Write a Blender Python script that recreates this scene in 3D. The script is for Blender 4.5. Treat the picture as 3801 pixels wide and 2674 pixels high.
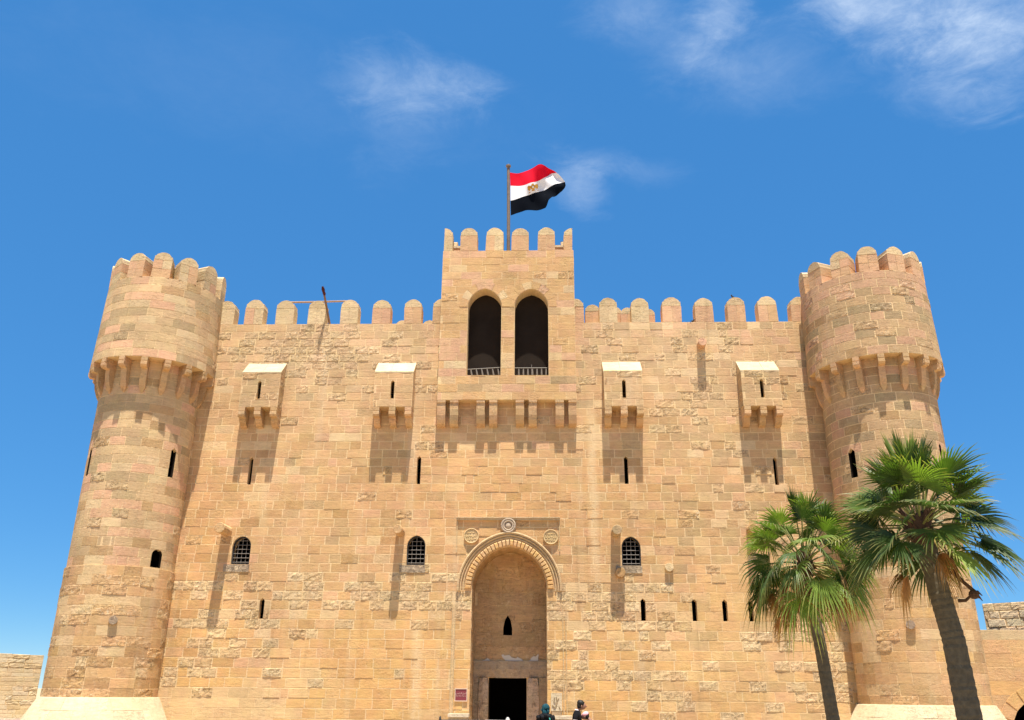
import bpy, bmesh, math, random
from mathutils import Matrix, Vector
from math import sin, cos, tan, pi, radians, sqrt, atan2, degrees

scene = bpy.context.scene
for o in list(bpy.data.objects):
    bpy.data.objects.remove(o)
COL = scene.collection

# ------------------------------------------------------------------ camera
CAM_Z = 1.95
PITCH, ROLL, YAW = radians(21.1056), radians(0.4775), radians(1.9798)
fwd = Vector((0, cos(PITCH), sin(PITCH)))
rgt = Vector((1, 0, 0))
upv = Vector((0, -sin(PITCH), cos(PITCH)))
r2 = rgt * cos(ROLL) + upv * sin(ROLL)
u2 = upv * cos(ROLL) - rgt * sin(ROLL)
cam_d = bpy.data.cameras.new('camera')
cam_d.sensor_fit = 'HORIZONTAL'
cam_d.sensor_width = 36
cam_d.lens = 36 * 3184 / 3801
cam_d.clip_start = 0.1
cam_d.clip_end = 3000
cam = bpy.data.objects.new('camera', cam_d)
COL.objects.link(cam)
m = Matrix.Identity(4)
for i in range(3):
    m[i][0], m[i][1], m[i][2] = r2[i], u2[i], -fwd[i]
m[2][3] = CAM_Z
cam.matrix_world = m
scene.camera = cam
FPX = 3184 / 3801                       # focal length in picture widths

# fortress frame: x along the facade, y into the building, z up
FORT = Matrix.Translation((0, 27, 0)) @ Matrix.Rotation(-YAW, 4, 'Z')


def project(p):
    """castle-local point -> picture coordinates in photo pixels"""
    q = FORT @ Vector(p) - Vector((0, 0, CAM_Z))
    d = q.dot(fwd)
    if d < .1:
        return None
    return (q.dot(r2) / d * 3184 + 1900.5, -q.dot(u2) / d * 3184 + 1337)


# ------------------------------------------------------------------ sun, sky, exposure
SUN_EL, SUN_AZ = radians(76.5), radians(9.0)
sd_local = Vector((sin(SUN_AZ) * cos(SUN_EL), -cos(SUN_AZ) * cos(SUN_EL), sin(SUN_EL)))
sun_dir = (Matrix.Rotation(-YAW, 3, 'Z') @ sd_local).normalized()
sl = bpy.data.lights.new('sun', 'SUN')
sl.energy = 4.6
sl.angle = radians(0.53)
sl.color = (1.0, 0.94, 0.83)
so = bpy.data.objects.new('sun', sl)
COL.objects.link(so)
so.rotation_euler = sun_dir.to_track_quat('Z', 'Y').to_euler()

scene.view_settings.view_transform = 'Standard'
scene.view_settings.look = 'None'
scene.view_settings.gamma = 1
scene.view_settings.use_curve_mapping = False
scene.view_settings.exposure = 1.24

world = bpy.data.worlds.new('World')
scene.world = world
world.use_nodes = True


class NT:
    """small helper to write node trees"""

    def __init__(s, tree):
        s.t = tree
        s.n = tree.nodes
        for x in list(s.n):
            s.n.remove(x)

    def add(s, kind, **kw):
        x = s.n.new(kind)
        for k, v in kw.items():
            setattr(x, k, v)
        return x

    def put(s, sock, v):
        if v is None:
            return
        if isinstance(v, bpy.types.NodeSocket):
            s.t.links.new(v, sock)
        else:
            sock.default_value = v

    def math(s, op, a, b=None, c=None, clamp=False):
        x = s.add('ShaderNodeMath', operation=op, use_clamp=clamp)
        s.put(x.inputs[0], a)
        s.put(x.inputs[1], b)
        s.put(x.inputs[2], c)
        return x.outputs[0]

    def vmath(s, op, a, b=None):
        x = s.add('ShaderNodeVectorMath', operation=op)
        s.put(x.inputs[0], a)
        s.put(x.inputs[1], b)
        return x.outputs['Value'] if op in ('LENGTH', 'DOT_PRODUCT', 'DISTANCE') else x.outputs[0]

    def noise(s, vec, scale, detail=5, rough=.55, dist=0):
        x = s.add('ShaderNodeTexNoise')
        s.put(x.inputs['Vector'], vec)
        x.inputs['Scale'].default_value = scale
        x.inputs['Detail'].default_value = detail
        x.inputs['Roughness'].default_value = rough
        x.inputs['Distortion'].default_value = dist
        return x.outputs['Fac']

    def smooth(s, v, a, b, lo=0., hi=1.):
        x = s.add('ShaderNodeMapRange', interpolation_type='SMOOTHSTEP')
        s.put(x.inputs['Value'], v)
        x.inputs['From Min'].default_value = a
        x.inputs['From Max'].default_value = b
        s.put(x.inputs['To Min'], lo)
        s.put(x.inputs['To Max'], hi)
        return x.outputs[0]

    def mix(s, f, a, b, blend='MIX'):
        x = s.add('ShaderNodeMix', data_type='RGBA', blend_type=blend)
        s.put(x.inputs[0], f)
        s.put(x.inputs[6], a)
        s.put(x.inputs[7], b)
        return x.outputs[2]


w = NT(world.node_tree)
sky = w.add('ShaderNodeTexSky', sky_type='NISHITA')
sky.sun_disc = False
sky.sun_elevation = SUN_EL
sky.sun_rotation = atan2(sun_dir.x, sun_dir.y)
sky.altitude = 0
sky.air_density = 0.6
sky.dust_density = 0.0
sky.ozone_density = 10.0
tc = w.add('ShaderNodeTexCoord')
dirv = tc.outputs['Generated']
sep = w.add('ShaderNodeSeparateXYZ')
w.put(sep.inputs[0], dirv)
zc = w.math('MAXIMUM', sep.outputs[2], 0.06)
comb = w.add('ShaderNodeCombineXYZ')
w.put(comb.inputs[0], w.math('DIVIDE', sep.outputs[0], zc))
w.put(comb.inputs[1], w.math('DIVIDE', sep.outputs[1], zc))
cp = comb.outputs[0]                      # position on a flat cloud layer one unit up


def px_layer(x, y):
    d = fwd + r2 * ((x - 1900.5) / 3184) - u2 * ((y - 1337) / 3184)
    return (d.x / d.z, d.y / d.z)


wob = w.noise(cp, 3.2, 6, .6)
wob2 = w.noise(cp, 8.0, 12, .68, .5)
fib = w.noise(cp, 34.0, 9, .68, .6)
clouds = None
for (x, y, rx, ry, rot, dens) in (
        (1530, 320, .135, .095, .2, .40), (1700, 285, .09, .05, .4, .15), (2150, 690, .06, .13, -.3, .36), (2200, 600, .10, .05, .2, .2), (2400, 640, .10, .05, .2, .14),
        (2660, 70, .05, .10, .1, .40), (2520, 150, .17, .08, .5, .18), (2820, 260, .16, .12, .3, .17), (2350, 40, .10, .07, .2, .18),
        (3330, 30, .19, .09, .35, .44), (3650, 190, .20, .10, .75, .42), (3740, 60, .15, .13, .3, .36), (3500, 330, .16, .07, .5, .26), (3200, 10, .1, .05, .3, .4),
        (1500, 480, .09, .20, .3, .10), (1000, 330, .5, .2, .3, .05)):
    ccx, ccy = px_layer(x, y)
    mp = w.add('ShaderNodeMapping', vector_type='TEXTURE')
    w.put(mp.inputs['Vector'], cp)
    mp.inputs['Location'].default_value = (ccx, ccy, 0)
    mp.inputs['Rotation'].default_value = (0, 0, rot)
    mp.inputs['Scale'].default_value = (rx, ry, 1)
    ln = w.vmath('LENGTH', mp.outputs[0])
    ln = w.math('ADD', ln, w.math('MULTIPLY', w.math('SUBTRACT', wob2, .5), 1.9))
    c = w.smooth(ln, 1.35, -.15, 0., dens)
    clouds = c if clouds is None else w.math('ADD', clouds, c)
# thin cloud elsewhere in the sky, the same kind as in view
veil = w.math('MULTIPLY', w.smooth(wob, .52, .78), .22)
behind = w.smooth(sep.outputs[1], .25, -.1)
clouds = w.math('ADD', clouds, w.math('MULTIPLY', veil, behind))
clouds = w.math('MULTIPLY', clouds, w.math('ADD', .42, w.math('MULTIPLY', fib, 1.15)), clamp=True)
clouds = w.math('MINIMUM', w.math('MULTIPLY', clouds, .47), .45)
# the phone's tone curve: brightness compressed towards the horizon, colour a little deeper
sh = w.add('ShaderNodeSeparateColor', mode='HSV')
w.put(sh.inputs[0], sky.outputs[0])
ch_ = w.add('ShaderNodeCombineColor', mode='HSV')
w.put(ch_.inputs[0], w.math('SUBTRACT', sh.outputs[0], .012))
w.put(ch_.inputs[1], w.math('MULTIPLY', sh.outputs[1], 1.12, clamp=True))
w.put(ch_.inputs[2], w.math('MULTIPLY', w.math('POWER', sh.outputs[2], .34), 2.42))
skyc = w.mix(clouds, ch_.outputs[0], (5.0, 5.6, 6.2, 1))
bg = w.add('ShaderNodeBackground')
w.put(bg.inputs[0], skyc)
bg.inputs[1].default_value = 0.085
wo = w.add('ShaderNodeOutputWorld')
w.t.links.new(bg.outputs[0], wo.inputs[0])

# ------------------------------------------------------------------ materials
MATS = {}


def material(name):
    mt = bpy.data.materials.new(name)
    mt.use_nodes = True
    t = NT(mt.node_tree)
    b = t.add('ShaderNodeBsdfPrincipled')
    o = t.add('ShaderNodeOutputMaterial')
    t.t.links.new(b.outputs[0], o.inputs[0])
    MATS[name] = mt
    return mt, t, b, o


def stone_material(name, base=None, contrast=1.0):
    mt, t, b, o = material(name)
    g = t.add('ShaderNodeNewGeometry')
    pos = g.outputs['Position']
    if base is None:
        at = t.add('ShaderNodeAttribute', attribute_name='tint')
        col, rough = at.outputs['Color'], at.outputs['Alpha']
    else:
        col, rough = (*base, 1), 0.15
    mp = t.add('ShaderNodeMapping')
    t.put(mp.inputs['Vector'], pos)
    mp.inputs['Scale'].default_value = (2.2, 2.2, 11)
    mp.inputs['Rotation'].default_value = (.05, .09, 0)
    n1 = t.noise(pos, .9, 6, .6)
    n2 = t.noise(mp.outputs[0], 1.6, 9, .66, .5)
    n3 = t.noise(pos, 26, 5, .65)
    n4 = t.noise(pos, 12, 9, .68, .8)
    sub = lambda n: t.math('SUBTRACT', n, .5)
    v = t.math('ADD', 1.0, t.math('MULTIPLY', sub(n1), .5 * contrast))
    v = t.math('ADD', v, t.math('MULTIPLY', sub(n2), t.math('MULTIPLY_ADD', rough, .9, .55 * contrast)))
    v = t.math('ADD', v, t.math('MULTIPLY', sub(n3), .3 * contrast))
    v = t.math('ADD', v, t.math('MULTIPLY', sub(t.noise(pos, .28, 5, .62, .6)), .5 * contrast))
    dm = t.add('ShaderNodeMapping')
    t.put(dm.inputs['Vector'], pos)
    dm.inputs['Scale'].default_value = (2.6, 2.6, .16)
    dm.inputs['Location'].default_value = (3.1, 1.7, .4)
    v = t.math('MULTIPLY', v, t.smooth(t.noise(dm.outputs[0], 1.0, 8, .66, .3), .56, .78, 1.0, .78))
    pits = t.math('MULTIPLY', t.smooth(n4, .51, .61), rough)
    v = t.math('MULTIPLY', v, t.math('MULTIPLY_ADD', pits, -.46, 1.0))
    lime = t.math('MULTIPLY', t.smooth(t.noise(pos, 8, 8, .72, 1.2), .56, .62), t.math('MULTIPLY_ADD', rough, .93, .07))
    sm = t.add('ShaderNodeMapping')
    t.put(sm.inputs['Vector'], pos)
    sm.inputs['Scale'].default_value = (1.5, 1.5, .07)
    streak = t.math('MULTIPLY', t.smooth(t.noise(sm.outputs[0], 1.0, 7, .6), .56, .76), .42)
    hv = t.add('ShaderNodeHueSaturation')
    t.put(hv.inputs['Hue'], t.math('MULTIPLY_ADD', sub(t.noise(pos, 2.3, 3, .5)), .035, .5))
    hv.inputs['Saturation'].default_value = 1.0
    t.put(hv.inputs['Color'], col)
    c = t.mix(1.0, hv.outputs[0], v, 'MULTIPLY')
    c = t.mix(streak, c, (.60, .46, .29, 1))
    # two long pale runs of lime water below the battlements and beside the gate
    sp_ = t.add('ShaderNodeSeparateXYZ')
    t.put(sp_.inputs[0], pos)
    wv = t.math('MULTIPLY_ADD', sub(n1), .25, sp_.outputs[0])
    for (x0, wd_, za_, zb_, k_) in ((2.62, .22, 4.6, 11.5, .75), (-2.75, .26, -1.0, 4.6, .7), (-7.9, .2, 6.0, 9.0, .4), (1.95, .2, -.5, 3.0, .35)):
        f1 = t.smooth(t.math('ABSOLUTE', t.math('SUBTRACT', wv, x0)), wd_, .02)
        f2 = t.math('MULTIPLY', t.smooth(sp_.outputs[2], za_, za_ + 1.3), t.smooth(sp_.outputs[2], zb_, zb_ - 1.3))
        f3 = t.smooth(n4, .30, .55)
        c = t.mix(t.math('MULTIPLY', t.math('MULTIPLY', f1, f2), t.math('MULTIPLY', f3, k_)), c, (.66, .49, .28, 1))
    c = t.mix(t.math('MULTIPLY', lime, .85), c, (.68, .54, .35, 1))
    t.put(b.inputs['Base Color'], c)
    b.inputs['Roughness'].default_value = .93
    b.inputs['Specular IOR Level'].default_value = .2
    h = t.math('ADD', t.math('MULTIPLY', n2, t.math('MULTIPLY_ADD', rough, 1.0, .35)), t.math('MULTIPLY', n3, .25))
    h = t.math('SUBTRACT', h, t.math('MULTIPLY', pits, 1.2))
    h = t.math('ADD', h, t.math('MULTIPLY', n4, rough))
    bp = t.add('ShaderNodeBump')
    bp.inputs['Strength'].default_value = .55
    bp.inputs['Distance'].default_value = .03
    t.put(bp.inputs['Height'], h)
    t.put(b.inputs['Normal'], bp.outputs[0])
    return mt


STONE = stone_material('sandstone')
MORTAR = stone_material('lime_mortar', (.66, .475, .258), .8)
PLASTER = stone_material('lime_plinth', (.53, .42, .265), 1.3)
PAVING = stone_material('sandy_paving', (.40, .295, .18))


def plain(name, color, rough=.6, spec=.3, noise=.25, scale=20, metal=0., bump=0.):
    mt, t, b, o = material(name)
    tcn = t.add('ShaderNodeTexCoord')
    n = t.noise(tcn.outputs['Object'], scale, 5, .6)
    v = t.math('MULTIPLY_ADD', t.math('SUBTRACT', n, .5), noise * 2, 1.0)
    t.put(b.inputs['Base Color'], t.mix(1.0, (*color, 1), v, 'MULTIPLY'))
    b.inputs['Roughness'].default_value = rough
    b.inputs['Specular IOR Level'].default_value = spec
    b.inputs['Metallic'].default_value = metal
    if bump:
        bp = t.add('ShaderNodeBump')
        bp.inputs['Strength'].default_value = bump
        bp.inputs['Distance'].default_value = .02
        t.put(bp.inputs['Height'], n)
        t.put(b.inputs['Normal'], bp.outputs[0])
    return mt


def leafy(name, color, transl, rough=.5, spec=.28):
    mt, t, b, o = material(name)
    g = t.add('ShaderNodeNewGeometry')
    oi = t.add('ShaderNodeObjectInfo')
    n = t.noise(g.outputs['Position'], 5, 4, .6)
    v = t.math('MULTIPLY_ADD', t.math('SUBTRACT', n, .5), .9, 1.0)
    v = t.math('MULTIPLY', v, t.math('MULTIPLY_ADD', oi.outputs['Random'], .7, .65))
    at = t.add('ShaderNodeAttribute', attribute_name='tint')
    c0 = t.mix(t.math('MULTIPLY', oi.outputs['Random'], .5), (*color, 1), (color[0] * 1.9, color[1] * 1.35, color[2] * 1.1, 1))
    c0 = t.mix(at.outputs['Alpha'], c0, at.outputs['Color'])
    c = t.mix(1.0, c0, v, 'MULTIPLY')
    t.put(b.inputs['Base Color'], c)
    b.inputs['Roughness'].default_value = rough
    b.inputs['Specular IOR Level'].default_value = spec
    tr = t.add('ShaderNodeBsdfTranslucent')
    t.put(tr.inputs[0], t.mix(1.0, c, (1.6, 1.9, .7, 1), 'MULTIPLY'))
    mx = t.add('ShaderNodeMixShader')
    mx.inputs[0].default_value = transl
    t.t.links.new(b.outputs[0], mx.inputs[1])
    t.t.links.new(tr.outputs[0], mx.inputs[2])
    t.t.links.new(mx.outputs[0], o.inputs[0])
    return mt


INNER = plain('interior_shade_dark', (.024, .018, .014), .95, .05, .4, 2)  # near-black colour stands in for the shade inside rooms and openings
IRON = plain('dark_iron', (.035, .032, .03), .55, .4, .2)
GRILLE = plain('grey_iron', (.16, .14, .12), .6, .4, .3)
PALE_METAL = plain('worn_grey_metal', (.42, .41, .39), .5, .5, .2)
POLE = plain('weathered_pole', (.17, .125, .095), .7, .3, .5, 9)
WOOD = plain('old_wood', (.22, .13, .075), .8, .2, .4, 14)
REDCLOTH = plain('faded_red_cloth', (.075, .022, .018), .9, .1, .5, 30)
F_RED = plain('flag_red', (.62, .006, .025), .85, .05, .1, 6)
F_WHITE = plain('flag_white', (.74, .74, .76), .75, .1, .06, 6)
F_BLACK = plain('flag_black', (.0035, .005, .009), .9, .03, .1, 6)
F_GOLD = plain('flag_gold', (.50, .25, .03), .6, .2, .4, 25)
SIGN_RED = plain('maroon_enamel', (.20, .035, .045), .45, .4, .15, 8)
SIGN_FRAME = plain('pale_sign_frame', (.62, .48, .36), .6, .3, .1)
SIGN_TEXT = plain('pale_lettering', (.62, .42, .36), .6, .3, .05)
FROND = leafy('palm_leaf', (.088, .150, .028), .33)
FROND_DARK = leafy('palm_leaf_dark', (.045, .085, .022), .25)
FROND_DEAD = leafy('dry_palm_leaf', (.25, .155, .065), .22, .8, .2)
BARK = plain('palm_bark', (.105, .09, .062), .95, .1, .55, 12, 0, .9)
BARK_DARK = plain('palm_fibre', (.085, .05, .03), .95, .1, .6, 22, 0, .9)
SKIN = plain('skin', (.26, .13, .085), .55, .35, .1)
HAIR = plain('black_hair', (.012, .01, .009), .6, .3, .4, 40)
T_BLACK = plain('black_cotton', (.012, .012, .014), .9, .1, .3)
T_TRIM = plain('white_trim', (.70, .62, .60), .8, .1, .1)
T_NAVY = plain('dark_denim', (.02, .025, .045), .85, .1, .3)
T_TEAL = plain('teal_scarf_cloth', (.010, .05, .065), .8, .1, .8, 28)
T_TEAL2 = plain('green_strap', (.06, .33, .27), .7, .2, .2)
T_PINK = plain('pink_cap_cloth', (.75, .40, .45), .8, .1, .1)
FEATHER = plain('dark_feathers', (.02, .02, .024), .6, .3, .3, 60)
BEAK = plain('bird_beak', (.15, .12, .08), .5, .3, .1)

# ------------------------------------------------------------------ mesh helpers


class G:
    def __init__(s):
        s.v, s.f, s.t, s.fm = [], [], [], []

    def add(s, verts, faces, tint=(.5, .33, .165, .1), mat=0):
        k = len(s.v)
        s.v += [tuple(p) for p in verts]
        s.t += tint if isinstance(tint, list) else [tint] * len(verts)
        s.f += [tuple(k + i for i in f) for f in faces]
        s.fm += [mat] * len(faces)

    def box(s, a0, a1, b0, b1, c0, c1, tint=(.5, .33, .165, .1), mat=0):
        v = [(x, y, z) for x in (a0, a1) for y in (b0, b1) for z in (c0, c1)]
        s.add(v, [(0, 1, 3, 2), (4, 6, 7, 5), (0, 4, 5, 1), (2, 3, 7, 6), (0, 2, 6, 4), (1, 5, 7, 3)], tint, mat)

    def prism(s, poly, fn, tint=(.5, .33, .165, .1), mat=0):
        """poly: 2D points; fn(p, k) -> 3D for the two ends k = 0, 1"""
        n = len(poly)
        v = [fn(p, 0) for p in poly] + [fn(p, 1) for p in poly]
        f = [tuple(range(n)), tuple(range(2 * n - 1, n - 1, -1))]
        f += [(i, i + n, (i + 1) % n + n, (i + 1) % n) for i in range(n)]
        s.add(v, f, tint, mat)

    def prism_y(s, poly, y0, y1, tint=(.5, .33, .165, .1), mat=0):
        s.prism(poly, lambda p, k: (p[0], y1 if k else y0, p[1]), tint, mat)

    def prism_x(s, poly, x0, x1, tint=(.5, .33, .165, .1), mat=0):
        s.prism(poly, lambda p, k: (x1 if k else x0, p[0], p[1]), tint, mat)

    def tube(s, pts, radii, n=10, tint=(.5, .33, .165, .1), mat=0, cap=True):
        pts = [Vector(p) for p in pts]
        rings = []
        k0 = len(s.v)
        ref = None
        for i, p in enumerate(pts):
            d = (pts[min(i + 1, len(pts) - 1)] - pts[max(i - 1, 0)]).normalized()
            if ref is None:
                ref = Vector((0, 0, 1)) if abs(d.z) < .9 else Vector((1, 0, 0))
            a = d.cross(ref).normalized()
            b = a.cross(d).normalized()
            ref = b
            r = radii[i] if isinstance(radii, (list, tuple)) else radii
            rings.append([p + a * (r * cos(2 * pi * j / n)) + b * (r * sin(2 * pi * j / n)) for j in range(n)])
        v = [q for rg in rings for q in rg]
        f = []
        for i in range(len(pts) - 1):
            for j in range(n):
                f.append((i * n + j, i * n + (j + 1) % n, (i + 1) * n + (j + 1) % n, (i + 1) * n + j))
        if cap:
            f.append(tuple(range(n)))
            f.append(tuple(range((len(pts) - 1) * n, len(pts) * n)))
        s.add(v, f, tint, mat)

    def ball(s, c, r, n=10, m_=6, scale=(1, 1, 1), rot=None, tint=(.5, .33, .165, .1), mat=0):
        v = [(0, 0, 1)]
        for i in range(1, m_):
            a = pi * i / m_
            for j in range(n):
                b = 2 * pi * j / n
                v.append((sin(a) * cos(b), sin(a) * sin(b), cos(a)))
        v.append((0, 0, -1))
        out = []
        for q in v:
            q = Vector((q[0] * r * scale[0], q[1] * r * scale[1], q[2] * r * scale[2]))
            if rot is not None:
                q = rot @ q
            out.append(q + Vector(c))
        f = [(0, 1 + j, 1 + (j + 1) % n) for j in range(n)]
        for i in range(m_ - 2):
            for j in range(n):
                f.append((1 + i * n + j, 1 + (i + 1) * n + j, 1 + (i + 1) * n + (j + 1) % n, 1 + i * n + (j + 1) % n))
        last = len(v) - 1
        f += [(last, 1 + (m_ - 2) * n + (j + 1) % n, 1 + (m_ - 2) * n + j) for j in range(n)]
        s.add(out, f, tint, mat)

    def xform(s, M):
        s.v = [tuple(M @ Vector(p)) for p in s.v]
        return s

    def mesh(s, name, mats, smooth=False, recalc=True):
        me = bpy.data.meshes.new(name)
        me.from_pydata(s.v, [], s.f)
        if recalc:
            bm = bmesh.new()
            bm.from_mesh(me)
            bmesh.ops.recalc_face_normals(bm, faces=bm.faces)
            bm.to_mesh(me)
            bm.free()
        for mt in (mats if isinstance(mats, (list, tuple)) else [mats]):
            me.materials.append(mt)
        if len(me.polygons) == len(s.fm):
            me.polygons.foreach_set('material_index', s.fm)
        at = me.attributes.new('tint', 'FLOAT_COLOR', 'POINT')
        at.data.foreach_set('color', [c for t in s.t for c in t])
        if smooth:
            me.polygons.foreach_set('use_smooth', [True] * len(me.polygons))
        me.update()
        return me

    def build(s, name, mats, parent=None, smooth=False, recalc=True):
        o = bpy.data.objects.new(name, s.mesh(name, mats, smooth, recalc))
        COL.objects.link(o)
        if parent:
            o.parent = parent
        return o


def tag(o, label=None, cat=None, group=None, kind=None):
    if label:
        o['label'] = label
    if cat:
        o['category'] = cat
    if group:
        o['group'] = group
    if kind:
        o['kind'] = kind
    return o


def empty(name, mat=None, label=None, cat=None, group=None):
    o = bpy.data.objects.new(name, None)
    o.empty_display_size = .3
    COL.objects.link(o)
    if mat is not None:
        o.matrix_world = mat
    return tag(o, label, cat, group)


def boolean(o, cutters, own=False):
    """o minus the closed shells of cutters, applied"""
    md = o.modifiers.new('cut', 'BOOLEAN')
    md.operation = 'DIFFERENCE'
    md.solver = 'EXACT'
    md.use_self = own
    md.object = cutters
    par = o.parent
    dg = bpy.context.evaluated_depsgraph_get()
    me = bpy.data.meshes.new_from_object(o.evaluated_get(dg))
    o.modifiers.clear()
    old = o.data
    o.data = me
    bpy.data.meshes.remove(old)
    return o


def grow(poly, d):
    cx_ = sum(p[0] for p in poly) / len(poly)
    cy_ = sum(p[1] for p in poly) / len(poly)
    out = []
    for x, y in poly:
        l = max(1e-6, sqrt((x - cx_) ** 2 + (y - cy_) ** 2))
        k = d * (1.6 if len(poly) < 7 else 1.1)
        out.append((x + (x - cx_) / l * k, y + (y - cy_) / l * k))
    return out


def arch_pts(uc, a, z0, zs, za, n=10):
    """pointed arch opening: half width a, sill z0, spring zs, apex za"""
    rise = za - zs
    c = (rise * rise - a * a) / (2 * a)
    r = a + c
    pts = [(uc - a, z0), (uc + a, z0), (uc + a, zs)]
    amax = atan2(rise, c)
    for i in range(1, n + 1):
        t = amax * i / n
        pts.append((uc - c + r * cos(t), zs + r * sin(t)))
    for i in range(n - 1, -1, -1):
        t = amax * i / n
        pts.append((uc + c - r * cos(t), zs + r * sin(t)))
    return pts


def arch_line(uc, a, zs, za, n):
    """points along a pointed arch from left spring to right spring"""
    rise = za - zs
    c = (rise * rise - a * a) / (2 * a)
    r = a + c
    amax = atan2(rise, c)
    L = [(uc + c - r * cos(amax * i / n), zs + r * sin(amax * i / n)) for i in range(n + 1)]
    R = [(uc - c + r * cos(amax * i / n), zs + r * sin(amax * i / n)) for i in range(n, -1, -1)]
    return L + R[1:]


def slit_pts(u, wd, z0, z1, jag=0., rg=None):
    h = wd / 2
    p = [(u - h, z0), (u + h, z0), (u + h, z1 - h), (u, z1), (u - h, z1 - h)]
    return p


# ------------------------------------------------------------------ stones
rng = random.Random(20)
CH = .281


def clampc(c):
    return tuple(max(.03, min(.8, x)) for x in c)


HONEY, GOLD, PINK = (.545, .342, .170), (.610, .368, .140), (.585, .355, .212)
GREY, CREAM, PALE = (.39, .280, .150), (.62, .465, .265), (.62, .52, .36)
BROWN, DUSK = (.40, .240, .105), (.43, .305, .165)


def lerp(a, b, t):
    return tuple(x + (y - x) * t for x, y in zip(a, b))


def bump2(u, z, u0, z0, ru, rz):
    return math.exp(-(((u - u0) / ru) ** 2 + ((z - z0) / rz) ** 2))


def rough_at(u, z, rg):
    """share of badly weathered stones on the curtain wall"""
    p = .05
    p += .75 * bump2(u, z, -8.6, 3.4, 1.9, 1.2) + .75 * bump2(u, z, -5.0, 4.95, 2.6, .45) + .8 * bump2(u, z, -3.6, 4.3, 2.2, .25)
    p += .5 * bump2(u, z, -2.4, 5.0, 1.0, .9) + .75 * bump2(u, z, 3.2, 4.55, 1.9, .65) + .55 * bump2(u, z, 2.6, 3.2, 1.6, .8)
    p += .55 * bump2(u, z, 4.2, 2.3, 2.0, .45) + .75 * bump2(u, z, 9.3, 2.2, 1.3, 1.0) + .5 * bump2(u, z, 8.3, 3.5, 1.5, .3)
    p += .95 * bump2(u, z, -7.6, 12.9, 2.6, .75) + .65 * bump2(u, z, -5.0, 12.2, 2.2, .6)
    p += .45 * bump2(u, z, 6.3, 11.6, 1.8, 1.9) + .35 * bump2(u, z, 3.3, 13.2, 1.3, .4) + .4 * bump2(u, z, 6.5, 8.0, 1.2, 1.6)
    p += .35 * bump2(u, z, -3.0, 11.5, .6, 1.4)
    return p * .85


def wall_tint(u, z, rg):
    """colour of one stone of the curtain wall and its weathering 0..1"""
    r = rough_at(u, z, rg)
    ero = 1.0 if rg.random() < r else 0.0
    low = max(0, min(1, (5.5 - z) / 3.0))
    c = lerp(HONEY, GOLD, low * .85)
    x = rg.random()
    pinkish = .07 + .7 * bump2(u, z, -4.2, 13.0, 2.6, .7) + .55 * bump2(u, z, 6.0, 13.4, 4.0, .45) + .35 * bump2(u, z, 2.6, 12.0, 1.0, 2.0)
    greyish = .09 + .5 * bump2(u, z, -7.5, 12.6, 2.6, .9) + .45 * bump2(u, z, 6.5, 10.5, 2.4, 3.0) + .3 * bump2(u, z, 6.2, 6.8, 1.6, 1.6) + .3 * bump2(u, z, 4.8, 3.6, 1.3, .9)
    if x < pinkish:
        c = lerp(c, PINK, rg.uniform(.4, .9))
    elif x < pinkish + greyish * (1 - low * .5):
        c = lerp(c, lerp(GREY, DUSK, rg.random()), rg.uniform(.25, .95))
    elif x < pinkish + greyish + .10:
        c = lerp(c, CREAM, rg.uniform(.3, .9))
    elif x < pinkish + greyish + .22:
        c = lerp(c, BROWN, rg.uniform(.3, .8))
    smooth_zone = bump2(u, z, -3.8, 2.4, 2.6, 1.6) + bump2(u, z, -8.6, 1.4, 2.6, .6) + bump2(u, z, 7.0, 4.4, 2.2, 1.2) + bump2(u, z, 6.5, 2.0, 2.4, .8)
    if ero:
        c = lerp(c, lerp(BROWN, lerp(DUSK, CREAM, rg.random()), rg.random() ** .5), .6)
    else:
        c = lerp(c, lerp(GOLD, CREAM, .12), min(.8, smooth_zone * .75))
    if bump2(u, z, -8.7, 1.4, 2.4, .6) > .35 and not ero:
        c = lerp(c, CREAM, .55)
    orange = bump2(u, z, .5, 7.6, 6.5, 1.9) + .9 * bump2(u, z, -9.8, 6.0, 1.3, 3.2) + .7 * bump2(u, z, -3.0, 2.5, 3.0, 1.5)
    c = lerp(c, (.585, .315, .115), min(.5, .42 * orange))
    pale = bump2(u, z, -6.5, 12.6, 5.0, 2.2) * .75 + .6 * bump2(u, z, 5.5, 12.4, 5.0, 2.4) + .45 * bump2(u, z, 7.5, 2.5, 2.4, 1.8) + .5 * bump2(u, z, -6.9, 2.6, 1.0, .9)
    c = lerp(c, lerp(CREAM, PINK, .3), min(.5, pale * .7))
    if ero and z < 5.3:
        c = lerp(c, CREAM, rg.uniform(.1, .7))
    k = 1 + rg.gauss(0, .045)
    c = clampc(tuple(x * k for x in c))
    return (*c, ero * rg.uniform(.55, 1.0) if ero else rg.uniform(.02, .22))


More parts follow.
